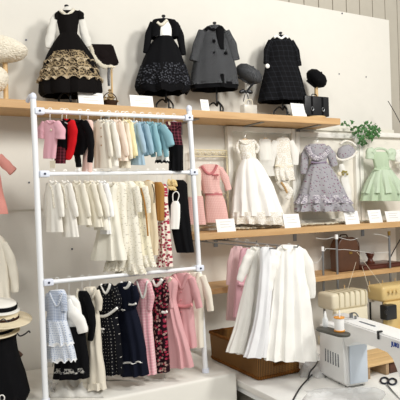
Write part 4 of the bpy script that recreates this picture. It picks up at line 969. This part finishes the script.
g, pl = low_item(267, ARM2, 'white_slip', 'dress', 'narrow white cotton dress between the two big white dresses', 245, 5)
body(pl, g, [(247, 263, 271), (250, 260, 275), (270, 260, 273), (310, 256, 270), (340, 249, 268), (357, 243, 266)], mat('paper_white', '#e9e9ea'), b=.02, folds=7, amp=.5)
g, pl = low_item(289, ARM3, 'white_dress', 'dress', 'largest long white dress with full sleeves above the wicker basket', 243, 11)
body(pl, g, [(245, 283, 296), (249, 276, 303), (264, 274, 305), (280, 273, 307), (310, 270, 311), (340, 266, 315), (360, 264.5, 318)], white, b=.036, folds=12, amp=.4, N=96)
sleeve(pl, [(278, 251, 4), (273.5, 263, 5), (270, 278, 4.6), (269, 291, 3)], white, 'sleeve', g, off=.012); sleeve(pl, [(301, 251, 4), (307, 264, 5.5), (311, 284, 5), (312, 298, 3)], tulle, 'sleeve', g, off=.01)
strip(pl, [(282, 246), (285, 249), (290, 250), (295, 248.5), (298, 246)], 1.1, whitelace, 'collar', g, off=.03)
# ------------------------------------------------------------------ wicker basket
zT = .701; bx0, bx1, by0, by1 = 1.387, 1.62, -.63, -.20; bh = .135
g = thing('wicker_basket', 'open brown wicker basket on the white table under the white dresses', 'basket', Vector(((bx0+bx1)/2, (by0+by1)/2, zT)))
def rrect(x0, x1, y0, y1, r, n=10, per=70):
    P = []; cs = [(x1-r, y1-r, 0), (x0+r, y1-r, 1), (x0+r, y0+r, 2), (x1-r, y0+r, 3)]
    for cx, cy, q in cs:
        for i in range(n+1):
            a = (q+i/n)*PI/2; P.append(Vector((cx+r*cos(a), cy+r*sin(a), 0)))
    out = []; L = [(P[(i+1) % len(P)]-P[i]).length for i in range(len(P))]; tot = sum(L)
    for k in range(per):
        t = k/per*tot; i = 0
        while t > L[i]: t -= L[i]; i += 1
        out.append(P[i].lerp(P[(i+1) % len(P)], t/L[i] if L[i] else 0))
    return out
bm = bmnew(); uvl = bm.loops.layers.uv.verify(); NP = 360; rings = []; NR = 26; ce = Vector(((bx0+bx1)/2, (by0+by1)/2, 0))
for i in range(NR+1):
    t = i/NR; fl_ = .006*t; P = rrect(bx0-fl_, bx1+fl_, by0-fl_, by1+fl_, .018, per=NP); ring = []
    for k, p in enumerate(P):
        w_ = .0016*sin(k/NP*2*PI*90)*(1 if (i % 2) else -1); d = (p-ce).normalized(); ring.append(bm.verts.new(p+d*w_+Vector((0, 0, zT+t*bh))))
    rings.append(ring)
for i in range(10):
    t = 1-i/9; P = rrect(bx0+.007, bx1-.007, by0+.007, by1-.007, .014, per=NP); rings.append([bm.verts.new(p+Vector((0, 0, zT+.006+t*(bh-.006)))) for p in P])
# the hand hole on the front end (towards -Y side): skip faces there
def in_hole(p): return p.y < by0+.03 and bx0+.085 < p.x < bx0+.16 and zT+.058 < p.z < zT+.098
for i in range(len(rings)-1):
    for k in range(NP):
        vs = (rings[i][k], rings[i][(k+1) % NP], rings[i+1][(k+1) % NP], rings[i+1][k]); cpt = (vs[0].co+vs[2].co)/2
        if in_hole(cpt): continue
        f = bm.faces.new(vs)
        for l, (kk, ii) in zip(f.loops, ((k, i), (k+1, i), (k+1, i+1), (k, i+1))): l[uvl].uv = (l.vert.co.z, kk/NP*1.3)
bm.faces.new(rings[0][::-1]); bm.faces.new(rings[-1]); link('woven_sides', bm, wick, g)
def loop(z, off, r, name):
    bm = bmnew(); P = rrect(bx0-off, bx1+off, by0-off, by1+off, .02, per=90); P = [p+Vector((0, 0, z)) for p in P]; P.append(P[0].copy())
    tube(bm, P, r, n=8, k=1, caps=False); 
    P2 = [p+Vector((0, 0, .004*sin(i*1.2))) for i, p in enumerate(P)]; tube(bm, P2, r*.8, n=6, k=1, caps=False); link(name, bm, mat('wicker_rim', '#8a5825', pat='stripes', c2='#5c3615', sc=.01, r=.4), g)
loop(zT+bh, .006, .007, 'rim'); loop(zT+.010, .001, .006, 'base_band')
bm = bmnew(); yh = by0-.003; P = [Vector((x, yh-.003, z)) for x, z in ((bx0+.083, zT+.056), (bx0+.162, zT+.056), (bx0+.162, zT+.100), (bx0+.083, zT+.100), (bx0+.083, zT+.056))]; tube(bm, P, .004, n=7, k=1); link('handle_hole_rim', bm, MATS['wicker_rim'], g)
# ------------------------------------------------------------------ lowest shelf
SL = 1.058
A = WY(337.5, 275, -.15); B = WY(358.5, 273, -.15); T = WY(347, 237.5, -.15).z
g = thing('arched_case', 'dark brown arched leather case standing on the lowest shelf', 'case', Vector(((A.x+B.x)/2, -.12, SL)))
def arch(bm, x0, x1, y0, y1, z0, z1, r, n=8):
    P = [(x0, z0), (x1, z0)]
    for i in range(n+1): a = i/n*PI/2; P.append((x1-r+r*cos(a), z1-r+r*sin(a)))
    for i in range(n+1): a = PI/2+i/n*PI/2; P.append((x0+r+r*cos(a), z1-r+r*sin(a)))
    a_ = [bm.verts.new((x, y0, z)) for x, z in P]; b_ = [bm.verts.new((x, y1, z)) for x, z in P]; bm.faces.new(a_); bm.faces.new(b_[::-1]); m_ = len(P)
    for i in range(m_): bm.faces.new((a_[i], b_[i], b_[(i+1) % m_], a_[(i+1) % m_]))
    return P
bm = bmnew(); P = arch(bm, A.x, B.x, -.16, -.09, SL+.001, T, .062); bmesh.ops.bevel(bm, geom=[e for e in bm.edges], offset=.004, segments=2, affect='EDGES'); link('body', bm, leather, g)
bm = bmnew(); Q = [Vector((x, -.162, z)) for x, z in P]; tube(bm, Q+[Q[0]], .0028, n=6, k=1); link('piping', bm, walnut, g)
bm = bmnew(); Q = [Vector((x*1+(A.x+B.x)/2*0, -.12, z)) for x, z in P]; tube(bm, [Vector(((A.x+B.x)/2-.03, -.12, T)), Vector(((A.x+B.x)/2-.02, -.12, T+.015)), Vector(((A.x+B.x)/2+.02, -.12, T+.015)), Vector(((A.x+B.x)/2+.03, -.12, T))], .004, n=7); link('handle', bm, leather, g)
bm = bmnew(); xm = (A.x+B.x)/2+.015; box(bm, (xm-.012, -.165, T-.1), (xm+.012, -.16, T-.085), .002); link('clasp', bm, brass, g)
A = WY(356, 272, -.13); B = WY(396, 269, -.13); g = thing('wooden_tray', 'flat reddish wooden tray under the turned wooden stand', 'tray', Vector(((A.x+B.x)/2, -.12, SL)))
bm = bmnew(); box(bm, (A.x, -.2, SL+.001), (B.x, -.03, SL+.022), .003); link('tray', bm, mahog, g); bm = bmnew(); box(bm, (A.x+.01, -.19, SL+.022), (B.x-.01, -.04, SL+.028), .002); link('lid', bm, mahog, g)
q = WY(370.5, 268, -.12); b = Vector((q.x, -.12, SL+.029)); h = WY(370.5, 254, -.12).z-b.z
g = thing('turned_pedestal', 'small waisted mahogany pedestal on the flat wooden tray', 'stand', b)
bm = bmnew(); lathe(bm, b, [(.028, 0), (.028, h*.12), (.018, h*.25), (.014, h*.5), (.02, h*.75), (.024, h*.85), (.024, h)]); link('stem', bm, mahog, g); bm = bmnew(); lathe(bm, b+Vector((0, 0, h)), [(.026, 0), (.028, .003), (.028, .007), (.026, .01)]); link('top', bm, mahog, g)
# ------------------------------------------------------------------ sewing machines
zt = .70
# cream overlocker
def overlocker(xa, xb, ytop, Y, label, m, ribs, yaw, group='overlock machines'):
    A = WY(xa, ytop, Y); B = WY(xb, ytop, Y); w = (B-A).length; T = A.z
    g = thing('overlock_machine', label, 'sewing machine', Vector(((A.x+B.x)/2, Y+.06, zt)), group)
    bm = bmnew(); box(bm, (A.x, Y, T-.09), (B.x, Y+.13, T), .018); link('upper_housing', bm, m, g)
    bm = bmnew(); box(bm, (A.x-.004, Y-.03, zt+.001), (B.x+.004, Y+.13, zt+.05), .008); link('base', bm, m, g)
    bm = bmnew(); box(bm, (A.x+w*.45, Y+.01, zt+.04), (B.x-.004, Y+.125, T-.07), .006); link('column', bm, m, g)
    bm = bmnew(); box(bm, (A.x+.01, Y-.015, zt+.04), (A.x+w*.9, Y+.02, T-.088), .008); link('front_cover', bm, m, g)
    if ribs:
        for k in range(ribs):
            x = A.x+w*(.18+.72*k/(ribs-1)); bm = bmnew(); box(bm, (x-.0035, Y-.004, T-.075), (x+.0035, Y+.11, T+.0035), .0015); link('tension_slot', bm, mat('slot_beige', '#c2b89b', rough=.4, bump=0), g)  # raised ribs in a darker beige than the housing
    return g, A, B, T
g, A, B, T = overlocker(332.5, 369, 294.5, -.42, 'cream overlock machine with ribbed top behind the white machine', sergc, 6, 0)
bm = bmnew(); x = A.x+.05; cyl(bm, Vector((x, -.43, T-.12)), Vector((x, -.44, T-.12)), .018, 20); link('handwheel', bm, sergc, g)
g, A2, B2, T2 = overlocker(383, 430, 287, -.40, 'golden beige overlock machine with black front at the right edge', sergy, 0, 0)
for x, dz in ((.02, .03), (.05, .03), (.08, .03)):
    bm = bmnew(); q = Vector((A2.x+x+.02, -.405, T2-dz)); cyl(bm, q, q+Vector((0, -.012, 0)), .009, 16); link('tension_dial', bm, sergy, g)
bm = bmnew(); q = WY(386, 306, -.45); q2 = WY(397, 319, -.45); box(bm, (q.x, -.455, q2.z), (q2.x, -.40, q.z), .008); link('black_front', bm, bplast, g)
bm = bmnew(); q = WY(386, 312, -.48); lathe(bm, q+Vector((0, -.0, 0)), [(.011, 0), (.013, .004), (.011, .008)], rot=Matrix.Rotation(PI/2, 3, 'X')); link('knob', bm, blackm, g)
g = thing('wooden_box', 'golden wooden box between the golden overlock machine and the arm', 'box', WZ(385, 330, zt))
zz = .785; A = WZ(369, 314, zz); B = WZ(372, 324, zz); x0 = A.x; y1 = min(A.y, -.475)
bm = bmnew(); box(bm, (x0, B.y, zt+.001), (x0+.5, y1, zz-.012), .003); link('box', bm, mat('yellow_wood', '#d2ad68', pat='wood', c2='#bf9850', rough=.5), g)
bm = bmnew(); box(bm, (x0-.004, B.y-.004, zz-.012), (x0+.504, y1+.004, zz), .002); link('lid', bm, MATS['yellow_wood'], g)
# thread stands
def rod(xt, yt, xb, Y, label, cap, capm, zb=zt, guides=()):
    q = WY(xt, yt, Y); g = thing('thread_stand', label, 'thread stand', Vector((q.x, Y, zb)), 'telescopic thread stands')
    bm = bmnew(); cyl(bm, Vector((q.x, Y, zb+.002)), Vector((q.x, Y, q.z)), .0065, 12); link('pole', bm, steel, g)
    bm = bmnew(); cyl(bm, q+Vector((0, 0, -.012)), q+Vector((0, 0, .014)), cap, 14); link('cap', bm, capm, g)
    bm = bmnew(); lathe(bm, Vector((q.x, Y, zb)), [(.03, .001), (.03, .006), (.01, .009)]); link('foot', bm, bplast, g)
    if guides:
        bm = bmnew()
        for P in guides: tube(bm, [WY(x, y, Y) for x, y in P], .0016, n=6, k=5)
        link('thread_guide', bm, wirem, g)
rod(322.5, 249, 324, -.2, 'grey pole with white cap left of the brown arched case', .009, machw, guides=([(323, 254), (318, 262), (310, 264), (308, 270), (313, 276), (322, 280)], [(323, 252), (326, 249)]))
rod(336.3, 237, 337.5, -.22, 'grey pole with white cap in front of the brown arched case', .010, machw, guides=([(316, 238), (326, 239), (336, 237), (350, 240), (358, 238)], [(336, 250), (345, 249.5), (356, 251)], [(336, 249), (325, 248.5)]))
rod(389, 233.5, 389.5, -.22, 'grey pole with brass cap right of the turned pedestal', .009, brass, guides=([(389, 238), (382, 235), (374, 234)], [(389, 252), (372, 253), (356, 250.5)]))
for i, (x0, y0, x1, y1) in enumerate(((346, 295, 356, 262), (385, 290, 357, 252), (370, 292, 362, 266))):
    bm = bmnew(); tube(bm, [WY(x0, y0, -.36), WY(x1, y1, -.28)], .0009, n=5, k=1)
    tag(link('sewing_thread', bm, offw), ['taut white thread rising from the cream overlock machine', 'long slanting thread from the golden machine towards the case', 'short thread between the two overlock machines'][i], 'thread', 'threads above the machines')
for i, (x, y) in enumerate(((344.5, 287), (369.5, 283), (382.5, 282), (395, 280))):
    q = WY(x, y, -.215); g = thing('thread_cone', ['cone of white thread behind the cream overlock machine', 'cone of white thread between the overlock machines', 'cone of white thread behind the golden machine', 'cone of white thread at the right behind the golden machine'][i], 'thread cone', Vector((q.x, -.215, zt)), 'cones of thread')
    hh = q.z-zt; bm = bmnew(); lathe(bm, Vector((q.x, -.215, zt+hh-.11)), [(.026, 0), (.024, .02), (.012, .085), (.006, .095)], n=20); link('cone', bm, thread, g)
    bm = bmnew(); cyl(bm, Vector((q.x, -.215, zt+.001)), Vector((q.x, -.215, zt+hh+.012)), .0035, 8); link('spindle', bm, woodl, g)
    bm = bmnew(); lathe(bm, Vector((q.x, -.215, zt)), [(.03, .001), (.03, .008)]); cyl(bm, Vector((q.x, -.215, zt)), Vector((q.x, -.215, zt+hh-.11)), .006, 8); link('base', bm, bplast, g)
# the big white machine: its long side (with the vent) runs towards the viewer, the arm carries on along it
K = WZ(346.5, 389.3, zt); va = Vector((-.137, -.990, 0)); vs_ = Vector((.990, -.137, 0)); vz = Vector((0, 0, 1))
mp = Plane(346.5, 389, K.y, 0); mp.o = K.copy(); mp.e = va; mp.n = -vs_
DL = (WZ(319, 375, zt)-K).length; SW = (WZ(369.5, 385, zt)-K).length
Htop = mp.p(346, 331).z; Ztop = mp.p(346, 322).z
g = thing('embroidery_machine', 'large white sewing machine with long arm at the lower right', 'sewing machine', K+vs_*.05)
def prism3(poly, s0, s1, m, name, bev=.006, parent=None):
    """poly in (along arm, height), extruded sideways"""
    bm = bmnew(); a_ = [bm.verts.new(K+va*t+vz*(z-K.z)+vs_*s0) for t, z in poly]; b_ = [bm.verts.new(K+va*t+vz*(z-K.z)+vs_*s1) for t, z in poly]
    bm.faces.new(a_); bm.faces.new(b_[::-1]); n = len(poly)
    for i in range(n): bm.faces.new((a_[i], b_[i], b_[(i+1) % n], a_[(i+1) % n]))
    bmesh.ops.bevel(bm, geom=bm.edges[:], offset=bev, segments=4, affect='EDGES'); return link(name, bm, m, parent or g)
def tz(x, y):
    q = mp.p(x, y)-K; return q.dot(va), q.z+K.z
prism3([(-DL, zt+.006), (0, zt+.006), (-.004, Htop), (-DL+.012, Htop)], 0, SW, machw, 'column', .012)
for t in (-.03, -DL+.03):
    for s_ in (.025, SW-.025):
        bm = bmnew(); q = K+va*t+vs_*s_; cyl(bm, q, q+vz*.01, .01, 12); link('rubber_foot', bm, bplast, g)
T0 = tz(400, 340); Tend = .40
slope = (T0[1]-Ztop)/max(T0[0], .01)
under = [tz(x, y) for x, y in ((352, 343), (358, 341), (374, 347), (387, 351), (393, 358), (397, 368), (400, 380))]
te = under[-1][0]
poly = [(-.02, Ztop), (te+.11, Ztop-.004), (te+.125, Ztop-.03), (te+.125, zt+.10), (te+.02, zt+.09)]+under[::-1]+[(-.004, under[0][1]-.03), (-.02, Htop-.03)]
prism3(poly, .002, SW-.002, machw, 'arm', .005)
prism3([(-DL+.03, Htop-.01), (-.01, Htop-.01), (-.01, Ztop-.002), (-DL+.05, Ztop-.002), (-DL+.03, Ztop-.012)], SW*.5, SW-.002, machw, 'arm_rear', .006)
# pale blue throat face
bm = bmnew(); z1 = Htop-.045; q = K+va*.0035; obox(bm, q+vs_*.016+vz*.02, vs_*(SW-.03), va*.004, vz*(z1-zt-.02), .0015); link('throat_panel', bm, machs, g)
vp = [mp.p(*p) for p in ((324.5, 348), (339.5, 355), (340, 368), (324.5, 360.5))]
bm = bmnew(); n1, n2 = 6, 11
for i in range(n1):
    for j in range(n2):
        u = (i+.5)/n1; v_ = (j+.5)/n2; q = (vp[0]*(1-u)+vp[1]*u)*(1-v_)+(vp[3]*(1-u)+vp[2]*u)*v_
        obox(bm, q-vs_*.0012-va*.0042-vz*.0018, vs_*.004, va*.0078, vz*.0036)
link('vent', bm, mat('vent_grey', '#6c7076', bump=0, var=0), g, smooth=False)
for x, y in ((325, 377), (339, 383.5)):
    q = mp.p(x, y); bm = bmnew(); cyl(bm, q-vs_*.0015, q+vs_*.004, .003, 10); link('screw', bm, steel, g)
TA = WZ(318.5, 328, Htop+.006); TB = WZ(348, 336, Htop+.006); ctr = (TA+TB)/2; ax = TB-TA; ang = math.atan2(ax.y, ax.x); ln = ax.length/2
def oval(bm, ctr, ln, wdh, z0, z1, ang):
    R = rotz(ang); rings = []
    for z, k in ((z0, -.002), (z0+.003, 0), (z1-.002, 0), (z1, -.002)):
        ring = []
        for i in range(40):
            a = 2*PI*i/40; px = (ln-wdh)*(1 if cos(a) > 0 else -1)+(wdh+k)*cos(a); ring.append(bm.verts.new(Vector((ctr.x, ctr.y, 0))+R @ Vector((px, (wdh+k)*sin(a), 0))+Vector((0, 0, z))))
        rings.append(ring)
    for i in range(3):
        for j in range(40): bm.faces.new((rings[i][j], rings[i][(j+1) % 40], rings[i+1][(j+1) % 40], rings[i+1][j]))
    bm.faces.new(rings[0][::-1]); bm.faces.new(rings[-1])
bm = bmnew(); oval(bm, ctr, ln, .032, Htop+.001, Htop+.012, ang); link('spool_tray', bm, slate, g)
bm = bmnew(); q = WZ(340, 332, Htop+.012); cyl(bm, q, q+Vector((0, 0, .088)), .003, 10); link('spool_pin', bm, machw, g)
bm = bmnew(); obox(bm, K+va*.03+vs_*(SW*.42)+vz*(Ztop-K.z-.002), va*.1, vs_*.008, vz*.0035); link('thread_slot', bm, MATS['vent_grey'], g, smooth=False)
q = mp.p(378.5, 331); tq = (q-K).dot(va); bm = bmnew(); p0 = K+va*(tq-.005)+vz*(Ztop-K.z); obox(bm, p0-vs_*.005-vz*.026, va*.01, vs_*.006, vz*.03, .002); obox(bm, p0-vs_*.005, va*.01, vs_*.022, vz*.006, .002); link('thread_lever', bm, bplast, g)
def text(body, o, ex, ez, size, m, name, parent):
    cu = bpy.data.curves.new(name, 'FONT'); cu.body = body; cu.size = size; cu.extrude = .0005; cu.offset = .0006
    ob = bpy.data.objects.new(name, cu); COL.objects.link(ob); dg = bpy.context.evaluated_depsgraph_get(); dg.update(); me = bpy.data.meshes.new_from_object(ob.evaluated_get(dg)); COL.objects.unlink(ob); bpy.data.objects.remove(ob)
    M = Matrix((ex, ez, ex.cross(ez))).transposed().to_4x4(); me.transform(Matrix.Translation(o) @ M); me.materials.clear(); me.materials.append(m)
    ob = bpy.data.objects.new(name, me); COL.objects.link(ob); ob.parent = parent; me.transform(Matrix.Translation(-Vector(parent['_o']))); return ob
q = mp.p(391.5, 345.5); text('JUKI', q-vs_*.0012, va, vz, .022, mat('logo_blue', '#1c3f93', bump=0, var=0), 'logo', g)
q = K+va*-.055+vs_*(SW*.62)+vz*(Ztop-K.z-.002); bm = bmnew(); cyl(bm, q, q+Vector((0, 0, .02)), .008, 14); cyl(bm, q+vs_*.0+va*.03, q+va*.03+Vector((0, 0, .014)), .005, 12); tube(bm, [q+Vector((0, 0, .02)), q+va*.03+Vector((0, 0, .026)), q+va*.05+Vector((0, 0, .014))], .003, n=7); link('bobbin_winder', bm, steel, g)
bm = bmnew(); q = K+va*(te+.04)+vs_*(SW*.5); cyl(bm, q+vz*.01, q+vz*(.12), .012, 14); link('needle_bar', bm, steel, g)
bm = bmnew(); obox(bm, K+va*(te+.0)+vs_*.004+vz*.001, va*.12, vs_*(SW-.008), vz*.02, .005); link('bed', bm, machw, g)
# spool and bottle standing on the tray
q = WZ(339.5, 331.5, Htop+.012); g = thing('thread_spool', 'large spool of white thread with orange ends on the grey tray', 'spool', q); h = .062
bm = bmnew(); lathe(bm, q, [(.021, .001), (.022, .003), (.022, .007), (.018, .008)]); link('bottom_flange', bm, orange, g); bm = bmnew(); lathe(bm, q, [(.0195, .007), (.0195, h-.008)]); link('thread', bm, thread, g)
bm = bmnew(); lathe(bm, q+Vector((0, 0, h-.008)), [(.018, 0), (.022, .001), (.022, .005), (.01, .006)]); link('top_flange', bm, orange, g)
q = WZ(325.5, 327, Htop+.012); g = thing('dropper_bottle', 'small clear white bottle at the left end of the grey tray', 'bottle', q)
bm = bmnew(); lathe(bm, q, [(.011, .001), (.012, .004), (.012, .032), (.006, .045)]); link('bottle', bm, mat('milky_plastic', '#e9ebea', rough=.25, alpha=.8, bump=0), g); bm = bmnew(); lathe(bm, q+Vector((0, 0, .045)), [(.006, 0), (.006, .008), (.002, .022)]); link('nozzle', bm, machw, g)
# things under the arm
zz = .765; A = WZ(371, 349, zz); B = WZ(371, 365, zz); x0 = min(A.x, B.x)+.0; yb_, yf = A.y, B.y
g = thing('wooden_rack', 'small pale wooden slatted rack seen beneath the machine arm', 'rack', Vector((x0+.1, (yb_+yf)/2, zt)))
for k in range(3):
    w_ = (yb_-yf)/3; bm = bmnew(); box(bm, (x0-.02, yf+w_*k+.003, zz-.012), (x0+.32, yf+w_*(k+1)-.003, zz), .002); link('slat', bm, woodl, g)
for x in (x0-.015, x0+.1, x0+.29):
    bm = bmnew(); box(bm, (x, yf+.01, zt+.001), (x+.02, yb_-.01, zz-.012), .002); link('support', bm, mat('tan_wood', '#b39878', pat='wood', c2='#8f7556', rough=.6), g)
bm = bmnew(); box(bm, (x0+.13, yf+.015, zt+.001), (x0+.27, yb_-.015, zt+.045), .003); tag(link('dark_box', bm, walnut), 'dark brown box under the slatted wooden rack', 'box')
bm = bmnew(); tube(bm, [WZ(x, y, zt+.03) for x, y in ((371, 366), (375, 364), (377, 359), (375, 356), (371, 355))], .003, n=8); tag(link('machine_cable', bm, bplast), 'black cable loop behind the white machine column', 'cable')
# scissors
g = thing('scissors', 'black-handled scissors lying open-handled beside the white machine', 'scissors', WZ(386, 382, zt))
for cx, cy in ((384.5, 380.5), (392.5, 381.5)):
    bm = bmnew(); P = []
    for i in range(17):
        a = 2*PI*i/16; P.append(WZ(cx+4*cos(a), cy+3*sin(a), zt+.005))
    tube(bm, P, .004, n=8, k=1, caps=False); link('handle', bm, mat('navy_handle', '#181d2b', rough=.4, bump=0), g)
bm = bmnew(); tube(bm, [WZ(387, 384, zt+.005), WZ(392, 390, zt+.004), WZ(403, 402, zt+.003)], [.006, .006, .001], n=6, k=3, flat=.3)
tube(bm, [WZ(390, 384, zt+.006), WZ(388, 392, zt+.004), WZ(384, 402, zt+.004)], [.006, .006, .001], n=6, k=3, flat=.3) if False else None
link('blade', bm, steel, g)
# cables & bags left of the machine
bm = bmnew(); tube(bm, [WZ(x, y, zt+h_) for x, y, h_ in ((292, 402, .004), (300, 388, .004), (308, 379, .006), (315, 372, .01), (319, 370, .015))], .0035, n=8); tag(link('power_cable', bm, bplast), 'black cable curving across the white table, lower one', 'cable', 'cables on the table')
bm = bmnew(); tube(bm, [WZ(x, y, zt+h_) for x, y, h_ in ((308, 380, .005), (310, 372, .03), (315, 366, .05), (318, 361, .05))], .0035, n=8); tag(link('power_cable', bm, bplast), 'black cable arching upward beside the white machine', 'cable', 'cables on the table')
def crumple(x0, x1, y0, y1, z, hgt, seed, label, name='plastic_bag', m=film, cat='plastic film', n=26):
    bm = bmnew(); g_ = []; c00, c10, c11, c01 = WZ(x0, y0, z), WZ(x1, y0, z), WZ(x1, y1, z), WZ(x0, y1, z)
    for i in range(n+1):
        row = []
        for j in range(n+1):
            u, v = i/n, j/n; q = (c00*(1-u)+c10*u)*(1-v)+(c01*(1-u)+c11*u)*v; e = (4*u*(1-u)*4*v*(1-v))**.4
            hh = .5+.6*noise.noise(Vector((u*5, v*5, seed)))+.3*noise.noise(Vector((u*11, v*11, seed+3)))
            q = q+Vector((noise.noise(Vector((u*3, v*3, seed+9)))*.03, noise.noise(Vector((v*3, u*3, seed+5)))*.03, 0)); q.z = z+.002+max(0, hgt*e*hh); row.append(bm.verts.new(q))
        g_.append(row)
    for i in range(n):
        for j in range(n): bm.faces.new((g_[i][j], g_[i+1][j], g_[i+1][j+1], g_[i][j+1]))
    o = link(name, bm, m); o.modifiers.new('thickness', 'SOLIDIFY').thickness = .0008; return tag(o, label, cat, 'crumpled film and tissue')
crumple(50, 104, 374, 398, .74, .075, 1, 'crumpled milky tissue on the plinth at the foot of the rack', name='tissue_paper', m=mat('milky_tissue', '#efece4', alpha=.75, rough=.5, bump=.3, bscale=30), cat='tissue paper')
crumple(46, 62, 378, 396, .74, .03, 6, 'small twist of clear plastic next to the left rack post')
crumple(304, 384, 391, 412, zt, .04, 2, 'clear plastic sheet crumpled in front of the white machine')
crumple(300, 322, 358, 378, zt, .09, 3, 'clear plastic bag bunched between basket and white machine')
crumple(105, 165, 376, 381, .74, .008, 4, 'thin white tissue trailing below the dresses on the plinth', name='tissue_paper', m=mat('tissue', '#ece8e0', alpha=.7))
# ------------------------------------------------------------------ far left things
pl = Plane(0, 190, -.3, -25)
g = thing('wool_jacket', 'salmon pink wool jacket cut off by the left edge', 'jacket', pl.p(0, 190))
sal = mat('salmon_wool', '#dd978c', bump=.4)
body(pl, g, [(150, -24, -8), (156, -28, -2), (175, -27, 0), (195, -27, 4), (214, -28, 8)], sal, b=.03, folds=6, amp=.1)
sleeve(pl, [(-2, 157, 5), (6, 165, 5), (13, 172, 4.6)], sal, 'sleeve', g, off=.01)
hanger(pl, -16, 142, 150, 10, 'hanger of the salmon pink wool jacket at the left edge', None)
pl = Plane(2, 270, -.3, -25)
g = thing('cream_blouse', 'cream long-sleeved blouse hanging above the straw hats', 'blouse', pl.p(2, 270))
body(pl, g, [(235, -14, 0), (241, -18, 5), (265, -17, 9), (300, -17, 11)], cream, b=.028, folds=7, amp=.2)
sleeve(pl, [(3, 243, 4), (10, 258, 4.6), (14, 276, 4.4), (15.5, 292, 3.6)], cream, 'sleeve', g, off=.01); hanger(pl, -7, 228, 235, 8, 'hanger of the cream blouse at the left edge', None)
pl = Plane(5, 340, -.42, -20); q0 = pl.p(4, 333)
g = thing('dress_stand', 'low black stand under the black skirt at lower left', 'stand', Vector((q0.x, q0.y, .74)))
bm = bmnew(); cyl(bm, Vector((q0.x, q0.y, .745)), Vector((q0.x, q0.y, WY(4, 324, -.42).z)), .008, 12); link('pole', bm, blackm, g); bm = bmnew(); lathe(bm, Vector((q0.x, q0.y, .74)), [(.07, .001), (.07, .008), (.01, .012)]); link('base', bm, blackm, g)
g = thing('black_skirt', 'flared black skirt at the lower left edge below the hats', 'skirt', pl.p(4, 350))
body(pl, g, [(333, -14, 16, .05), (350, -18, 18, .06), (375, -24, 26, .075), (392, -28, 30, .08), (400, -29, 26, .08)], black, 'skirt', folds=9, amp=.2)
body(pl, g, [(331, -14, 17, .052), (336, -14, 17, .053)], black, 'waistband', folds=5, amp=.05)
def hat(x, y, R_, cr, ch, m, band, label, Y, tilt, bw=.4, rh=.12):
    q = WY(x, y, Y); k = (q-CAM).dot(V)/F; R_ *= k; cr *= k; ch *= k; R = rotz(-.2) @ Matrix.Rotation(math.radians(tilt), 3, 'Y') @ Matrix.Rotation(math.radians(8), 3, 'X')
    g = thing('brimmed_hat', label, 'hat', q, 'stack of brimmed hats')
    bm = bmnew(); lathe(bm, q, [(cr*.98, .004), (R_, .000), (R_+.001, -.003), (R_, -.005), (cr*.9, -.003)], n=40, rot=R); link('brim', bm, m, g)
    bm = bmnew(); lathe(bm, q, [(cr, 0), (cr*.97, ch*.85), (cr*.9, ch), (cr*.4, ch*1.02)], n=40, rot=R); link('crown', bm, m, g)
    bm = bmnew(); lathe(bm, q, [(cr*1.01, .004), (cr*1.03, .005), (cr*1.02, ch*bw), (cr*.99, ch*bw)], n=40, rot=R); link('band', bm, band, g); return g
strw = mat('cream_straw', '#e9dcc0', pat='stripes', c2='#d6c6a2', sc=.006, r=.3)
hat(-1, 331, 20, 15, 10, strw, black, 'lowest cream hat of the stack above the black skirt', -.42, -2)
hat(2, 318.5, 29, 16, 9, strw, mat('brown_band', '#3a241c'), 'wide cream straw hat with brown band in the middle of the stack', -.42, 4)
hat(-1, 308.5, 20, 17, 7, mat('white_straw', '#ece9e0'), black, 'white boater with black band, topmost of the stack', -.42, 5, bw=.75)
pl = Plane(5, 318, -.50, -20)
bm = bmnew(); tube(bm, [pl.p(x, y, .06) for x, y in ((0, 321), (4, 319), (8, 322), (12, 319), (14, 318))], .0022, n=6); tag(link('cord', bm, bplast), 'wavy black cord lying across the stacked hats', 'cord')
bm = bmnew(); tube(bm, [pl.p(x, y, .03) for x, y in ((17, 333), (20, 336), (25, 334), (29, 331), (30, 333))], .0028, n=6); tag(link('chin_strap', bm, bplast), 'black chin strap sticking out beneath the lowest hat', 'strap')
pl = Plane(20, 353, -.36, -20)
bm = bmnew(); tube(bm, [pl.p(12, 350), pl.p(18, 353), pl.p(22, 356)], [.008, .01, .007], n=10, k=4); tag(link('wooden_hanger_end', bm, leather), 'rounded brown wooden end poking out behind the black skirt', 'wooden hanger')
bm = bmnew(); P = []; pl = Plane(2, 397, -.52, -20)
for i in range(17): a = 2*PI*i/16; P.append(pl.p(2+2.6*cos(a), 398+3*sin(a)))
tube(bm, P, .002, n=6, k=1); tag(link('white_ring', bm, white), 'small white ring at the bottom left corner', 'ring')
# ------------------------------------------------------------------ lights
def area(loc, tgt, size, power, col):
    l = bpy.data.lights.new('ceiling_lamp', 'AREA'); l.size = size; l.energy = power; l.color = col; l.shape = 'DISK'
    o = bpy.data.objects.new('ceiling_lamp', l); COL.objects.link(o); o.location = loc
    o.rotation_euler = (Vector(tgt)-Vector(loc)).to_track_quat('-Z', 'Y').to_euler()
area((2.6, -2.6, 3.3), (1.3, 0, 1.5), .6, 60, (1, .98, .94))
area((1.2, -3.6, 3.2), (1.2, 0, 1.4), .8, 57, (1, .985, .955))
area((-.8, -2.6, 3.2), (1.0, 0, 1.3), .5, 22, (1, .985, .955))
w = bpy.data.worlds.new('room_light'); S.world = w; w.use_nodes = True
w.node_tree.nodes['Background'].inputs[0].default_value = (1, .99, .975, 1); w.node_tree.nodes['Background'].inputs[1].default_value = .42
S.view_settings.view_transform = 'Standard'; S.view_settings.look = 'None'; S.view_settings.gamma = 1; S.view_settings.use_curve_mapping = False
S.view_settings.exposure = -.12
for o in EMPT:
    if '_o' in o: del o['_o']
